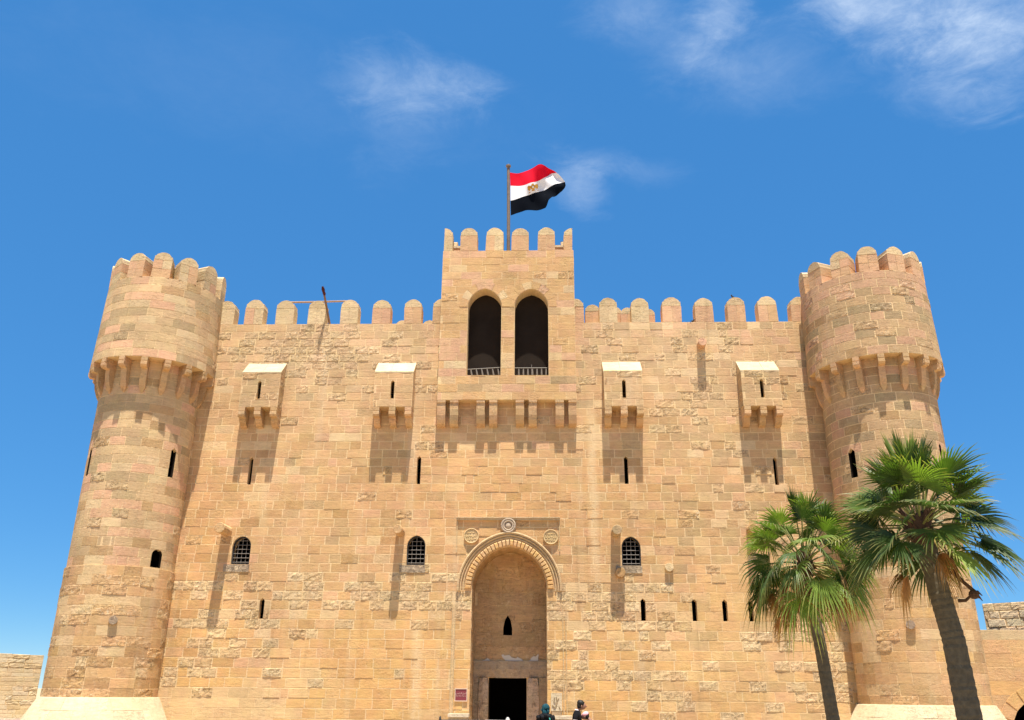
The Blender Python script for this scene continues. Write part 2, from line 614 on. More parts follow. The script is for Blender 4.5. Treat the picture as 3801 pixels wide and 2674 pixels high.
class Stones:
    def __init__(s):
        s.items = []          # dict(v, f, tint, area)

    def stone(s, rect, M, tint, rg, h=0., gap=.013, bev=.005, nx=1, nz=1, back=-.045, area_fn=None):
        u0, u1, z0, z1 = rect
        ro = tint[3]
        ero = ro > .4
        if ero:
            nx, nz = max(nx, 5), max(nz, 3)
        j = .004 + .012 * (ro if ero else 0)
        g = gap + (.006 * ro if ero else 0)
        j = min(j, g * .6)
        cr = [(u0 + g + rg.uniform(-j, j), z0 + g * .8 + rg.uniform(-j, j)), (u1 - g + rg.uniform(-j, j), z0 + g * .8 + rg.uniform(-j, j)),
              (u1 - g + rg.uniform(-j, j), z1 - g * .8 + rg.uniform(-j, j)), (u0 + g + rg.uniform(-j, j), z1 - g * .8 + rg.uniform(-j, j))]

        def B(a, b):
            return ((1 - a) * (1 - b) * cr[0][0] + a * (1 - b) * cr[1][0] + a * b * cr[2][0] + (1 - a) * b * cr[3][0],
                    (1 - a) * (1 - b) * cr[0][1] + a * (1 - b) * cr[1][1] + a * b * cr[2][1] + (1 - a) * b * cr[3][1])
        bev = .010 if ero else bev
        bs, bt = bev / max(.05, u1 - u0), bev / max(.05, z1 - z0)
        v, f = [], []
        idx = {}
        for jz in range(nz + 1):
            for i in range(nx + 1):
                a = bs + (1 - 2 * bs) * i / nx
                b = bt + (1 - 2 * bt) * jz / nz
                if ero and 0 < i < nx:
                    a += rg.uniform(-.06, .06)
                if ero and 0 < jz < nz:
                    b += rg.uniform(-.1, .1)
                uu, zz = B(a, b)
                hh = h + (rg.uniform(.002, .019) * ro if ero else rg.uniform(-.001, .001))
                idx[(i, jz)] = len(v)
                v.append(M(uu, zz, hh))
        for jz in range(nz):
            for i in range(nx):
                f.append((idx[(i, jz)], idx[(i + 1, jz)], idx[(i + 1, jz + 1)], idx[(i, jz + 1)]))
        ring = [(i, 0) for i in range(nx)] + [(nx, q) for q in range(nz)] + [(i, nz) for i in range(nx, 0, -1)] + [(0, q) for q in range(nz, 0, -1)]
        n = len(ring)
        o0 = len(v)
        for (i, q) in ring:
            uu, zz = B(i / nx, q / nz)
            v.append(M(uu, zz, min(h - bev * .9, -.0 + h - bev * .9)))
        b0 = len(v)
        for (i, q) in ring:
            uu, zz = B(i / nx, q / nz)
            v.append(M(uu, zz, back))
        for k in range(n):
            k2 = (k + 1) % n
            f.append((idx[ring[k]], o0 + k, o0 + k2, idx[ring[k2]]))
            f.append((o0 + k, b0 + k, b0 + k2, o0 + k2))
        f.append(tuple(range(b0 + n - 1, b0 - 1, -1)))
        outer = [M(*B(a, b), h) for a, b in ((0, 0), (1, 0), (1, 1), (0, 1))]
        s.items.append(dict(v=v, f=f, tint=tint, area=s.pic_area(outer), c=((u0 + u1) / 2, (z0 + z1) / 2), rect=rect))
        return s.items[-1]

    @staticmethod
    def pic_area(q):
        pp = [project(p) for p in q]
        if any(p is None for p in pp):
            return 0
        if not all(-20 < p[0] < 3821 and -20 < p[1] < 2694 for p in pp):
            return 0
        a = 0
        for i in range(len(pp)):
            x0, y0 = pp[i]
            x1, y1 = pp[(i + 1) % len(pp)]
            a += x0 * y1 - x1 * y0
        return max(0, -a / 2)


def courses(u0, u1, z0, z1, ch, rg, lmin=.36, lmax=.72):
    """course by course from the top down"""
    n = max(1, round((z1 - z0) / ch))
    out = []
    for k in range(n):
        zt, zb = z1 - (z1 - z0) * k / n, z1 - (z1 - z0) * (k + 1) / n
        u = u0 - rg.uniform(0, lmax * .8)
        while u < u1:
            L = rg.triangular(lmin, lmax, (lmin + lmax) / 2)
            if rg.random() < .08:
                L *= .6
            a, b = max(u, u0), min(u + L, u1)
            u += L
            if u1 - u < lmin * .45:
                b = u1
                u = u1
            if b - a > .1:
                out.append((a, b, zb, zt))
    return out


def minus(rects, ex):
    out = []
    for (a, b, c, d) in rects:
        e0, e1, f0, f1 = ex
        if b <= e0 or a >= e1 or d <= f0 or c >= f1:
            out.append((a, b, c, d))
            continue
        for q in ((a, min(b, e0), c, d), (max(a, e1), b, c, d), (max(a, e0), min(b, e1), c, min(d, f0)), (max(a, e0), min(b, e1), max(c, f1), d)):
            if q[1] - q[0] > .07 and q[3] - q[2] > .06:
                out.append(q)
    return out


def overlaps(rect, poly):
    x0, x1 = min(p[0] for p in poly), max(p[0] for p in poly)
    y0, y1 = min(p[1] for p in poly), max(p[1] for p in poly)
    return not (rect[1] < x0 - .01 or rect[0] > x1 + .01 or rect[3] < y0 - .01 or rect[2] > y1 + .01)


def cut_stones(items, cutter):
    """stones that meet an opening, cut by it; every island left is a stone"""
    if not items:
        return []
    g = G()
    for it in items:
        g.add(it['v'], it['f'], it['tint'])
    o = g.build('stone', STONE)
    boolean(o, cutter, True)
    bm = bmesh.new()
    bm.from_mesh(o.data)
    bm.verts.ensure_lookup_table()
    seen = set()
    cents = [(sum((Vector(p) for p in it['v']), Vector()) / len(it['v']), it) for it in items]
    out = []
    for v0 in bm.verts:
        if v0.index in seen:
            continue
        st, isl = [v0], []
        seen.add(v0.index)
        while st:
            x = st.pop()
            isl.append(x)
            for e in x.link_edges:
                y = e.other_vert(x)
                if y.index not in seen:
                    seen.add(y.index)
                    st.append(y)
        mp = {x.index: i for i, x in enumerate(isl)}
        vv = [tuple(x.co) for x in isl]
        ff = [tuple(mp[y.index] for y in fc.verts) for fc in {fc for x in isl for fc in x.link_faces}]
        if len(ff) < 4:
            continue
        c = sum((Vector(p) for p in vv), Vector()) / len(vv)
        src = min(cents, key=lambda q: (q[0] - c).length)[1]
        out.append(dict(v=vv, f=ff, tint=src['tint'], area=src['area'] * .6, c=src['c'], rect=src['rect']))
    bm.free()
    me = o.data
    bpy.data.objects.remove(o)
    bpy.data.meshes.remove(me)
    return out


def emit_stones(items, parent, limit, name='stone', mat=None):
    mat = mat or STONE
    items.sort(key=lambda q: -q['area'])
    rest = G()
    for k, it in enumerate(items):
        if k < limit:
            g = G()
            g.add(it['v'], it['f'], it['tint'])
            g.build(name, mat, parent)
        else:
            rest.add(it['v'], it['f'], it['tint'])
    if rest.v:
        tag(rest.build(name, mat, parent), kind='stuff')


# ------------------------------------------------------------------ ground
g = G()
g.add([(-900, -600, 0), (900, -600, 0), (900, 1400, 0), (-900, 1400, 0)], [(0, 1, 2, 3)])
tag(g.build('ground', PAVING), kind='structure')

# ------------------------------------------------------------------ the fortress
fort = empty('fortress', FORT, 'large sandstone fortress with two round corner towers and an arched gate', 'fortress')
ARCH = dict(uc=-.025, a=1.145, zs=4.88, za=6.15)
niche = arch_pts(ARCH['uc'], ARCH['a'], .02, ARCH['zs'], ARCH['za'], 14)
ring_out = arch_pts(ARCH['uc'], 1.585, ARCH['zs'] - .03, ARCH['zs'], 6.58, 14)
LOOPS = [(-8.47, 8.1, 9.01), (-2.98, 8.12, 9.04), (3.69, 8.13, 9.04), (8.43, 8.1, 9.0)]
LOW = [(-7.61, 3.95, 4.56), (4.03, 3.95, 4.6), (5.57, 3.95, 4.59), (6.48, 3.95, 4.58), (7.26, 3.95, 4.58), (8.39, 3.93, 4.56)]
WINS = [(-8.455, .295, 5.575, 6.13, 6.45), (-2.945, .29, 5.57, 6.15, 6.49), (3.74, .295, 5.575, 6.13, 6.47)]
BOXES = [(-8.94, -7.66), (-4.51, -3.24), (3.03, 4.28), (7.49, 8.73)]
TUR = (-2.44, 2.13, 10.85, 16.36)        # left, right, underside, parapet
TUP = .33                                # how far the turret stands out
BP = .5                                  # how far the boxes stand out
WTOP = 13.735

openings = [slit_pts(u, .125, a, b) for u, a, b in LOOPS] + [slit_pts(u, .15, a, b) for u, a, b in LOW]
openings += [arch_pts(u, a, z0, zs, za, 6) for u, a, z0, zs, za in WINS]

# the wall itself: lime-mortared core with every opening cut through
core = G()
core.box(-11.6, 11.4, .0025, 2.2, -.5, WTOP - .004)
cut = G()
for p in openings:
    cut.prism_y(p, -.5, 2.6)
cut.prism_y(niche, -.6, 1.3)
cut.box(TUR[0] + .03, TUR[1] - .03, -.8, 4, TUR[2] + .03, 17)
for (a, b) in BOXES:
    s_ = (a + b) / 2
    cut.box(s_ - .4, s_ + .4, -.4, 1.2, 10.72, 11.6)
wall = core.build('curtain_wall', MORTAR)
cutter = cut.build('cutter', MORTAR)
boolean(wall, cutter)
bpy.data.objects.remove(cutter)
cut = G()                                # doorway and slit in the back of the gate niche
cut.prism_y([(-.68, .05), (.49, .05), (.49, 2.33), (-.68, 2.33)], 1.1, 3)
cut.prism_y([(-.25, 3.59), (.03, 3.59), (.03, 3.8), (-.02, 4.05), (-.11, 4.19), (-.20, 4.05), (-.25, 3.8)], 1.1, 3)
cutter = cut.build('cutter', MORTAR)
boolean(wall, cutter)
bpy.data.objects.remove(cutter)
cut = G()                                # openings widen into added chambers, coloured near-black to deepen their shade
for (u, a, b) in LOOPS + LOW:
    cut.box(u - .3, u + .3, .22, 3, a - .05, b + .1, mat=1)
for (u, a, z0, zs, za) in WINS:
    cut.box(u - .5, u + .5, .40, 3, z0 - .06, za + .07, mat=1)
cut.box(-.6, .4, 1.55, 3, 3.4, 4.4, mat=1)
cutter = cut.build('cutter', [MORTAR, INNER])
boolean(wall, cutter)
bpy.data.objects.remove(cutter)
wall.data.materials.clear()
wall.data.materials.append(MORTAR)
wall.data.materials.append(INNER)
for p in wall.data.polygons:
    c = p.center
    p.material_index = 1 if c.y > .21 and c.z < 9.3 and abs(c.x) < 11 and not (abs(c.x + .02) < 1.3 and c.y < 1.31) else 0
wall.parent = fort

# stones of the wall
items = []
S = Stones()
flat = lambda off: (lambda u, z, h: (u, -off - h, z))
rects = courses(-10.75, 10.45, .03, WTOP, CH, rng, .34, .70)
rects = minus(rects, (TUR[0] + .03, TUR[1] - .03, TUR[2] + .03, 20))
for (a, b) in BOXES:
    rects = minus(rects, (a + .03, b - .03, 10.6, 12.2))
rects = minus(rects, (-1.74, -1.69, 1.0, 4.6))
for (u0, u1, z0, z1) in rects:
    u, z = (u0 + u1) / 2, (z0 + z1) / 2
    t = wall_tint(u, z, rng)
    h = rng.uniform(-.001, .0025) if rng.random() > .10 else rng.uniform(.004, .014)
    gap = .014 if rng.random() > .3 else .009
    if bump2(u, z, -8.7, 1.4, 2.4, .6) > .4 or bump2(u, z, 7.0, 4.4, 2.2, 1.0) > .5:
        gap = .005
        h *= .3
    if rng.random() < .14:
        gap = .005
    it = S.stone((u0, u1, z0, z1), flat(0), t, rng, h, gap)
cutp = [grow(p, .006) for p in openings] + [grow(niche, .008), ring_out]
whole, meet = [], []
for it in S.items:
    (meet if any(overlaps(it['rect'], p) for p in cutp) else whole).append(it)
for group_ in ([grow(p, .006) for p in openings], [ring_out], [grow(niche, .008)]):
    cg = G()
    for p in group_:
        cg.prism_y(p, -.5, .5)
    cobj = cg.build('cutter', MORTAR)
    meet = cut_stones(meet, cobj)
    bpy.data.objects.remove(cobj)
items += whole + meet


# ------------------------------------------------------------------ merlons
def pinky(rg):
    c = lerp(PINK, HONEY, rg.random() * .7)
    k = rg.uniform(.92, 1.06)
    return (*clampc(tuple(x * k for x in c)), rg.uniform(.05, .2))


def creamy(rg):
    c = lerp(CREAM, DUSK, rg.random() * .55)
    return (*clampc(c), rg.uniform(.15, .45))


def merlon(parent, M, wd=.62, ht=.93, dp=.45, old=0., half=0, courses_=1, rg=rng):
    """upright block of two or more stones under a round-topped cap; M places its front foot"""
    g = G()
    r = wd / 2
    hb = ht - r
    i = .007
    xs = [(-r, 0), (0, r)]
    if half:
        xs = [(0, r)] if half > 0 else [(-r, 0)]
    mort = (.60, .455, .275, .1)
    lo_, hi_ = (-r if half <= 0 else 0), (r if half >= 0 else 0)
    g.box(lo_ + .014, hi_ - .014, .012, dp - .012, .0, hb + r * .5, mort)
    for k in range(courses_):
        za, zb = hb * k / courses_, hb * (k + 1) / courses_
        split = rg.random() < .85
        parts_ = xs if split else [(lo_, hi_)]
        for (a, b) in parts_:
            j = lambda: rg.uniform(-.006, .006)
            c = pinky(rg) if rg.random() > old else creamy(rg)
            p = [(a + (i if a > lo_ else 0) + j(), za + i), (b - (i if b < hi_ else 0) + j(), za + i), (b - (i if b < hi_ else 0) + j(), zb - i), (a + (i if a > lo_ else 0) + j(), zb - i)]
            g.prism_y(p, j() * .8, dp + j(), c)
    pts = []
    for q in range(0, 13):
        a = pi * q / 12
        if half > 0 and a > pi / 2 + .01 or half < 0 and a < pi / 2 - .01:
            continue
        k = 1 + rg.uniform(-.035, .012)
        pts.append((r * cos(a) * k, hb + i + r * sin(a) * k))
    if half:
        pts = pts + [(0, hb + i)] if half > 0 else [(0, hb + i)] + pts
    g.prism_y(pts, rg.uniform(-.006, .004), dp, creamy(rg))
    g.xform(M @ Matrix.Rotation(rg.gauss(0, .012), 4, 'Y') @ Matrix.Rotation(rg.gauss(0, .012), 4, 'X') @ Matrix.Scale(rg.uniform(.965, 1.02), 4, (0, 0, 1)))
    return g.build('merlon', STONE, parent)


T = Matrix.Translation
for (a, b) in ((-10.32, -9.7), (-9.32, -8.68), (-8.23, -7.6), (-7.1, -6.5), (-5.96, -5.35), (-4.85, -4.23), (-3.74, -3.14), (-2.76, -2.16)):
    old = .85 if a < -6.6 else .35 if a < -5.5 else .05
    merlon(fort, T(((a + b) / 2, 0, WTOP)), b - a, .925 + rng.uniform(-.015, .01), .44, old)
for (a, b) in ((1.86, 2.46), (2.99, 3.6), (4.08, 4.68), (5.14, 5.79), (6.26, 6.88), (7.36, 7.96), (8.41, 9.05), (9.5, 10.1)):
    old = .9 if 2.7 < a < 4.5 else .05
    merlon(fort, T(((a + b) / 2, 0, WTOP)), b - a, .925 + rng.uniform(-.015, .01), .44, old)
# a second, lower row behind, seen between the front ones
for (u, yy, wd, top) in ((-4.06, 1.5, .5, 14.55), (-3.06, 1.5, .5, 14.53), (2.84, .95, .52, 14.85), (3.6, .95, .5, 14.75), (4.05, .9, .5, 14.72), (4.74, .8, .5, 14.6)):
    merlon(fort, T((u, yy, WTOP)), wd, top - WTOP, .35, .25)

# ------------------------------------------------------------------ roof and dark inside
g = G()
RT = WTOP - .16
for (a, b, c, d) in ((-11.6, TUR[0] + .02, 2.1, 16), (TUR[1] - .02, 11.4, 2.1, 16), (TUR[0] + .02, TUR[1] - .02, 5.0, 16)):
    g.box(a, b, c, d, RT - .2, RT)
g.build('roof', MORTAR, fort)
g = G()
g.box(-11.6, -11.3, 2.2, 16, -.2, RT - .2)
g.box(-11.3, 11.1, 2.2, 2.3, 3.0, 3.4)
g.box(-3, -2.8, 2.2, 15.7, -.2, 5)
g.box(2.8, 3, 2.2, 15.7, -.2, 5)
g.box(-2.8, 2.8, 2.3, 15.7, 3.0, 3.2)
g.box(-2.8, 2.8, 7, 7.2, -.2, 3.0)
g.box(-2.8, 2.8, 2.25, 7, .01, .03)
g.box(11.1, 11.4, 2.2, 16, -.2, RT - .2)
g.box(-11.3, 11.1, 15.7, 16, -.2, RT - .2)
g.build('inner_wall', INNER, fort)

# ------------------------------------------------------------------ gate turret
TW = [(-.935, .57, 11.71, 14.2, 14.88), (.66, .57, 11.705, 14.19, 14.86)]
tw_pts = [arch_pts(u, a, z0, zs, za, 10) for u, a, z0, zs, za in TW]
g = G()
g.box(TUR[0], TUR[1], -TUP + .0025, 5, TUR[2], TUR[3] - .004)
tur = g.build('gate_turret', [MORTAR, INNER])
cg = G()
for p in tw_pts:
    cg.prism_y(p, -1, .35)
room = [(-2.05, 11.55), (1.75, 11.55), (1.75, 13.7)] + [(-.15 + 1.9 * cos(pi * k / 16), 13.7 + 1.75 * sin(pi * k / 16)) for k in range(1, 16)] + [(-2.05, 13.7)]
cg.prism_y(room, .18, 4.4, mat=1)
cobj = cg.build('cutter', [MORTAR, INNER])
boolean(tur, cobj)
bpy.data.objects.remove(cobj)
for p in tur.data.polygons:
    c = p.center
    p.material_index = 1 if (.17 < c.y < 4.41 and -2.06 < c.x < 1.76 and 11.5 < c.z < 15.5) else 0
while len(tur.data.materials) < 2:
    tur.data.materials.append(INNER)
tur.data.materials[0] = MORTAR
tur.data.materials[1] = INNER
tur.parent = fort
# vault ribs of thin bricks, the room's shade put into their colour, seen faintly
g = G()
for k in range(1, 32):
    a = pi * k / 32
    M = T((-.15, 0, 13.7)) @ Matrix.Rotation(-(a - pi / 2), 4, 'Y') @ T((0, 0, 1.72 if .3 < a < 2.8 else 1.78))
    for q in range(22):
        y0 = .2 + q * .19 + (.09 if k % 2 else 0)
        s_ = G()
        s_.box(-.075, .075, y0, y0 + .16, -.012, .05, (.07, .055, .04, .2))
        s_.xform(M)
        g.add(s_.v, s_.f, (.045, .036, .028, .2))
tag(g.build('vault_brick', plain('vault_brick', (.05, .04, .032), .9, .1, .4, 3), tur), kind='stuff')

S2 = Stones()


def turret_tint(u, z, rg):
    x = rg.random()
    c = lerp(HONEY, GOLD, .25)
    if z > 15.7 and x < .5:
        c = lerp(PINK, HONEY, rg.random() * .5)
    elif x < .13:
        c = lerp(c, PINK, .9)
    elif x < .30:
        c = lerp(c, CREAM, rg.random())
    elif x < .42:
        c = lerp(c, DUSK, rg.random() * .8)
    k = 1 + rg.gauss(0, .04)
    return (*clampc(tuple(q * k for q in c)), rg.uniform(.03, .2) if rg.random() > .07 else rg.uniform(.5, .9))


rects = courses(TUR[0], TUR[1], TUR[2], TUR[3], .275, rng, .42, .9)
for (u0, u1, z0, z1) in rects:
    S2.stone((u0, u1, z0, z1), flat(TUP), turret_tint((u0 + u1) / 2, (z0 + z1) / 2, rng), rng, rng.uniform(-.001, .002) if rng.random() > .1 else rng.uniform(.003, .01), .007)
# side faces above the wall
for side, X in ((-1, TUR[0]), (1, TUR[1])):
    Ms = (lambda u, z, h: (X - h, -u, z)) if side < 0 else (lambda u, z, h: (X + h, u, z))
    rr = courses(-4.9, TUP, TUR[2], TUR[3], .275, rng, .42, .8) if side < 0 else courses(-TUP, 4.9, TUR[2], TUR[3], .275, rng, .42, .8)
    for q in rr:
        mid = (q[0] + q[1]) / 2 * (-1 if side < 0 else 1)
        if (q[2] + q[3]) / 2 < WTOP - .1 and mid > .1:
            continue
        S2.stone(q, Ms, turret_tint(0, q[2], rng), rng, 0.002, .006)
voiss = []
for u, a, z0, zs, za in TW:
    n = 11
    Lo = arch_line(u, a + .30, zs, za + .29, 8)
    Li = arch_line(u, a + .012, zs, za + .012, 8)
    for k in range(0, 16, 2):
        voiss.append([Li[k], Li[k + 1], Li[k + 2], Lo[k + 2], Lo[k + 1], Lo[k]])
cg = G()
for u, a, z0, zs, za in TW:
    cg.prism_y(grow(arch_pts(u, a + .012, z0, zs, za + .012, 10), .002), -1.5, .5)
c1 = cg.build('cutter', MORTAR)
cg = G()
for u, a, z0, zs, za in TW:
    cg.prism_y(arch_pts(u, min(.79, a + .30), zs - .01, zs, za + .29, 10), -1.5, .5)
c2 = cg.build('cutter', MORTAR)
meet = [it for it in S2.items if it['v'][0][1] < -TUP + .05 and any(overlaps(it['rect'], arch_pts(u, a + .3, z0, zs, za + .3, 4)) for u, a, z0, zs, za in TW)]
ids = {id(x) for x in meet}
whole = [it for it in S2.items if id(it) not in ids]
meet = cut_stones(meet, c1)
meet = cut_stones(meet, c2)
for c_ in (c1, c2):
    bpy.data.objects.remove(c_)
items += whole + meet
for vs in voiss:
    cx_ = sum(p[0] for p in vs) / len(vs)
    cz_ = sum(p[1] for p in vs) / len(vs)
    if abs(cx_ - (-.1375)) < .17 and False:
        continue
    sh = [(cx_ + (p[0] - cx_) * .965, cz_ + (p[1] - cz_) * .965) for p in vs]
    g = G()
    g.prism_y(sh, -TUP - .006 - rng.uniform(0, .008), -TUP + .05, turret_tint(cx_, cz_, rng))
    g.build('voussoir', STONE, tur)

# parapet and merlons of the turret
for a, b in ((-1.84, -1.24), (-.95, -.34), (-.04, .56), (.88, 1.48)):
    merlon(tur, T(((a + b) / 2, -TUP, TUR[3])), b - a, .90, .42, .15, courses_=1)
merlon(tur, T((-2.42, -TUP, TUR[3])), .6, .90, .42, .5, half=1)
merlon(tur, T((2.09, -TUP, TUR[3])), .6, .90, .42, .5, half=-1)
for (u0, u1) in ((-2.42, -1.80), (1.46, 2.09)):
    g = G()
    g.box(u0, u1, -TUP + .46, -TUP + .8, TUR[3], TUR[3] + .36, (.52, .33, .21, .1))
    g.box(u0 - .01, u1 + .01, -TUP + .44, -TUP + .82, TUR[3] + .36, TUR[3] + .44, (.6, .5, .36, .2))
    g.build('parapet_block', STONE, tur)
for side in (-1, 1):
    for k in range(4):
        M = T((TUR[0] if side < 0 else TUR[1], .75 + k * 1.09, TUR[3])) @ Matrix.Rotation(radians(-90 if side < 0 else 90), 4, 'Z')
        merlon(tur, M, .6, .9, .4, .2)


def corbel(parent, M, prof, wd, tint_fn, tail=None, rg=rng):
    """bracket with a moulded profile (out, up); M: x along the wall, y into it"""
    g = G()
    n = len(prof)
    h = wd / 2
    jit = [rg.uniform(-.008, .008) for _ in prof]
    for k in range(n - 1):
        (a0, z0), (a1, z1) = prof[k], prof[k + 1]
        t = tint_fn(rg) if k % 3 == 0 else t
        g.add([(-h + jit[k], -a0, z0), (h + jit[k], -a0, z0), (h + jit[k + 1], -a1, z1), (-h + jit[k + 1], -a1, z1),
               (-h, .12, z0), (h, .12, z0), (h, .12, z1), (-h, .12, z1)],
              [(0, 1, 2, 3), (0, 3, 7, 4), (1, 5, 6, 2)], t)
    a, z = prof[-1]
    if tail:
        g.add([(-h, -a, z), (h, -a, z), (h, .12, z), (-h, .12, z), (0, .03, z - tail), (0, -a * .8, z - tail * .18)],
              [(0, 1, 5), (1, 4, 5), (0, 5, 4), (1, 2, 4), (3, 0, 4), (2, 3, 4)], tint_fn(rg))
    else:
        g.add([(-h, -a, z), (h, -a, z), (h, .12, z), (-h, .12, z)], [(3, 2, 1, 0)], tint_fn(rg))
    a, z = prof[0]
    g.add([(-h, -a, z), (h, -a, z), (h, .12, z), (-h, .12, z)], [(0, 1, 2, 3)], tint_fn(rg))
    g.xform(M)
    return g.build('corbel', STONE, parent, recalc=False)


def ctint(rg):
    c = lerp(lerp(HONEY, PINK, rg.random() * .5), lerp(DUSK, BROWN, rg.random()), rg.random() * .8)
    return (*c, rg.uniform(.05, .45))


TPROF = [(.33, 0), (.33, -.08), (.305, -.10), (.30, -.30), (.285, -.50), (.25, -.66), (.19, -.77), (.10, -.84)]
for x0, x1 in ((100, 230), (298, 428), (707, 837), (903, 1028), (1305, 1435), (1503, 1630), (1913, 2045), (2112, 2235)):
    a, b = TUR[0] + (x0 - 100) * .00214, TUR[0] + (x1 - 100) * .00214
    corbel(tur, T(((a + b) / 2, 0, TUR[2] - .003)), TPROF, b - a - .004, ctint)

# railings inside the turret windows
for k, (u, a, z0, zs, za) in enumerate(TW):
    g = G()
    y = .06
    top = z0 + .40
    lean = .05 if k == 0 else 0
    g.tube([(u - a, y, top - lean), (u + a, y, top + lean * .3)], .014, 6)
    for q in range(6 if k == 0 else 7):
        x = u - a + .14 + q * (2 * a - .22) / (5 if k == 0 else 6)
        g.tube([(x + (.05 if k == 0 else .01), y, z0), (x, y, z0 + .20), (x - (.03 if k == 0 else 0), y, top - .03)], [.026, .032, .02], 7)
    if k == 1:
        g.tube([(u + .0, y, z0), (u, y, z0 + .52)], .012, 6)
    tag(g.build('railing', GRILLE, tur), 'thin leaning metal balusters' if k == 0 else 'thin upright metal balusters')

# ------------------------------------------------------------------ defensive boxes
BPROF = [(.5, 0), (.5, -.12), (.485, -.135), (.505, -.15), (.51, -.25), (.47, -.31), (.32, -.325), (.30, -.40), (.24, -.48), (.15, -.55), (.06, -.58)]
for k, (a, b) in enumerate(BOXES):
    g = G()
    prof = [(.3, 10.57), (-BP + .0025, 10.57), (-BP + .0025, 11.80), (.02, 12.27), (.3, 12.27)]
    g.prism_x(prof, a, b)
    bx = g.build('defence_box', MORTAR)
    s_ = (a + b) / 2 - (.03 if k < 2 else -.02)
    cg = G()
    sl_ = slit_pts(s_, .12, 10.85, 11.48)
    cg.prism_y(sl_, -1, -.3)
    c1 = cg.build('cutter', MORTAR)
    boolean(bx, c1)
    cg = G()
    cg.box(s_ - .4, s_ + .4, -.36, .5, 10.74, 11.55)
    c2 = cg.build('cutter', MORTAR)
    boolean(bx, c2)
    for c_ in (c1, c2):
        bpy.data.objects.remove(c_)
    bx.parent = fort
    SB = Stones()

    def btint(rg):
        c = lerp(HONEY, DUSK, rg.uniform(.2, .9)) if k in (0, 3) else lerp(HONEY, lerp(GREY, CREAM, rg.random()), rg.uniform(.1, .6))
        er = rg.random() < (.45 if k == 3 else .25 if k == 2 else .1)
        return (*c, rg.uniform(.5, .9) if er else rg.uniform(.05, .25))
    for q in courses(a, b, 10.57, 11.80, .26, rng, .38, .7):
        SB.stone(q, flat(BP), btint(rng), rng, rng.uniform(-.001, .004), .012)
    for side, X in ((-1, a), (1, b)):
        Ms = (lambda u, z, h, X=X: (X - h, -u, z)) if side < 0 else (lambda u, z, h, X=X: (X + h, u, z))
        rr = courses(.01, BP, 10.57, 11.80, .26, rng, .3, .6) if side < 0 else courses(-BP, -.01, 10.57, 11.80, .26, rng, .3, .6)
        for q in rr:
            SB.stone(q, Ms, btint(rng), rng, .002, .008)
    gp = grow(sl_, .006)
    meet = [it for it in SB.items if it['v'][0][1] < -BP + .03 and overlaps(it['rect'], gp)]
    ids = {id(x) for x in meet}
    cg = G()
    cg.prism_y(gp, -1.5, .5)
    c1 = cg.build('cutter', MORTAR)
    items += [it for it in SB.items if id(it) not in ids] + cut_stones(meet, c1)
    bpy.data.objects.remove(c1)
    # sloping lime-washed cap
    j = .012
    mid_ = (a + b) / 2 + rng.uniform(-.2, .2)
    for (x0, x1) in ((a - j, mid_ - .003), (mid_ + .003, b + j)):
        g = G()
        n_ = 5
        dz, dy = rng.uniform(-.006, .006), rng.uniform(-.008, .008)
        fr = [(x0 + (x1 - x0) * q / n_, -BP - .012 + dy + rng.uniform(-.003, .012), 11.79 + dz + rng.uniform(-.01, .003)) for q in range(n_ + 1)]
        bk = [(x0 + (x1 - x0) * q / n_, 0, 12.285 + dz + rng.uniform(-.004, .004)) for q in range(n_ + 1)]
        lo = [(p_[0], p_[1] + .004, p_[2] - .045) for p_ in fr]
        lb = [(p_[0], p_[1], p_[2] - .045) for p_ in bk]
        v = fr + bk + lo + lb
        m_ = n_ + 1
        f = []
        for q in range(n_):
            f += [(q, q + 1, m_ + q + 1, m_ + q), (2 * m_ + q + 1, 2 * m_ + q, 3 * m_ + q, 3 * m_ + q + 1), (q + 1, q, 2 * m_ + q, 2 * m_ + q + 1), (m_ + q, m_ + q + 1, 3 * m_ + q + 1, 3 * m_ + q)]
        f += [(0, m_, 3 * m_, 2 * m_), (n_, 2 * m_ + n_, 3 * m_ + n_, m_ + n_)]
        g.add(v, f)
        g.build('sloping_cap', PLASTER, bx)
    wd = .22
    for x in (a + wd / 2, s_ + (.03 if k < 2 else -.02), b - wd / 2):
        corbel(bx, T((x, 0, 10.567)), BPROF, wd - rng.uniform(0, .03), ctint)

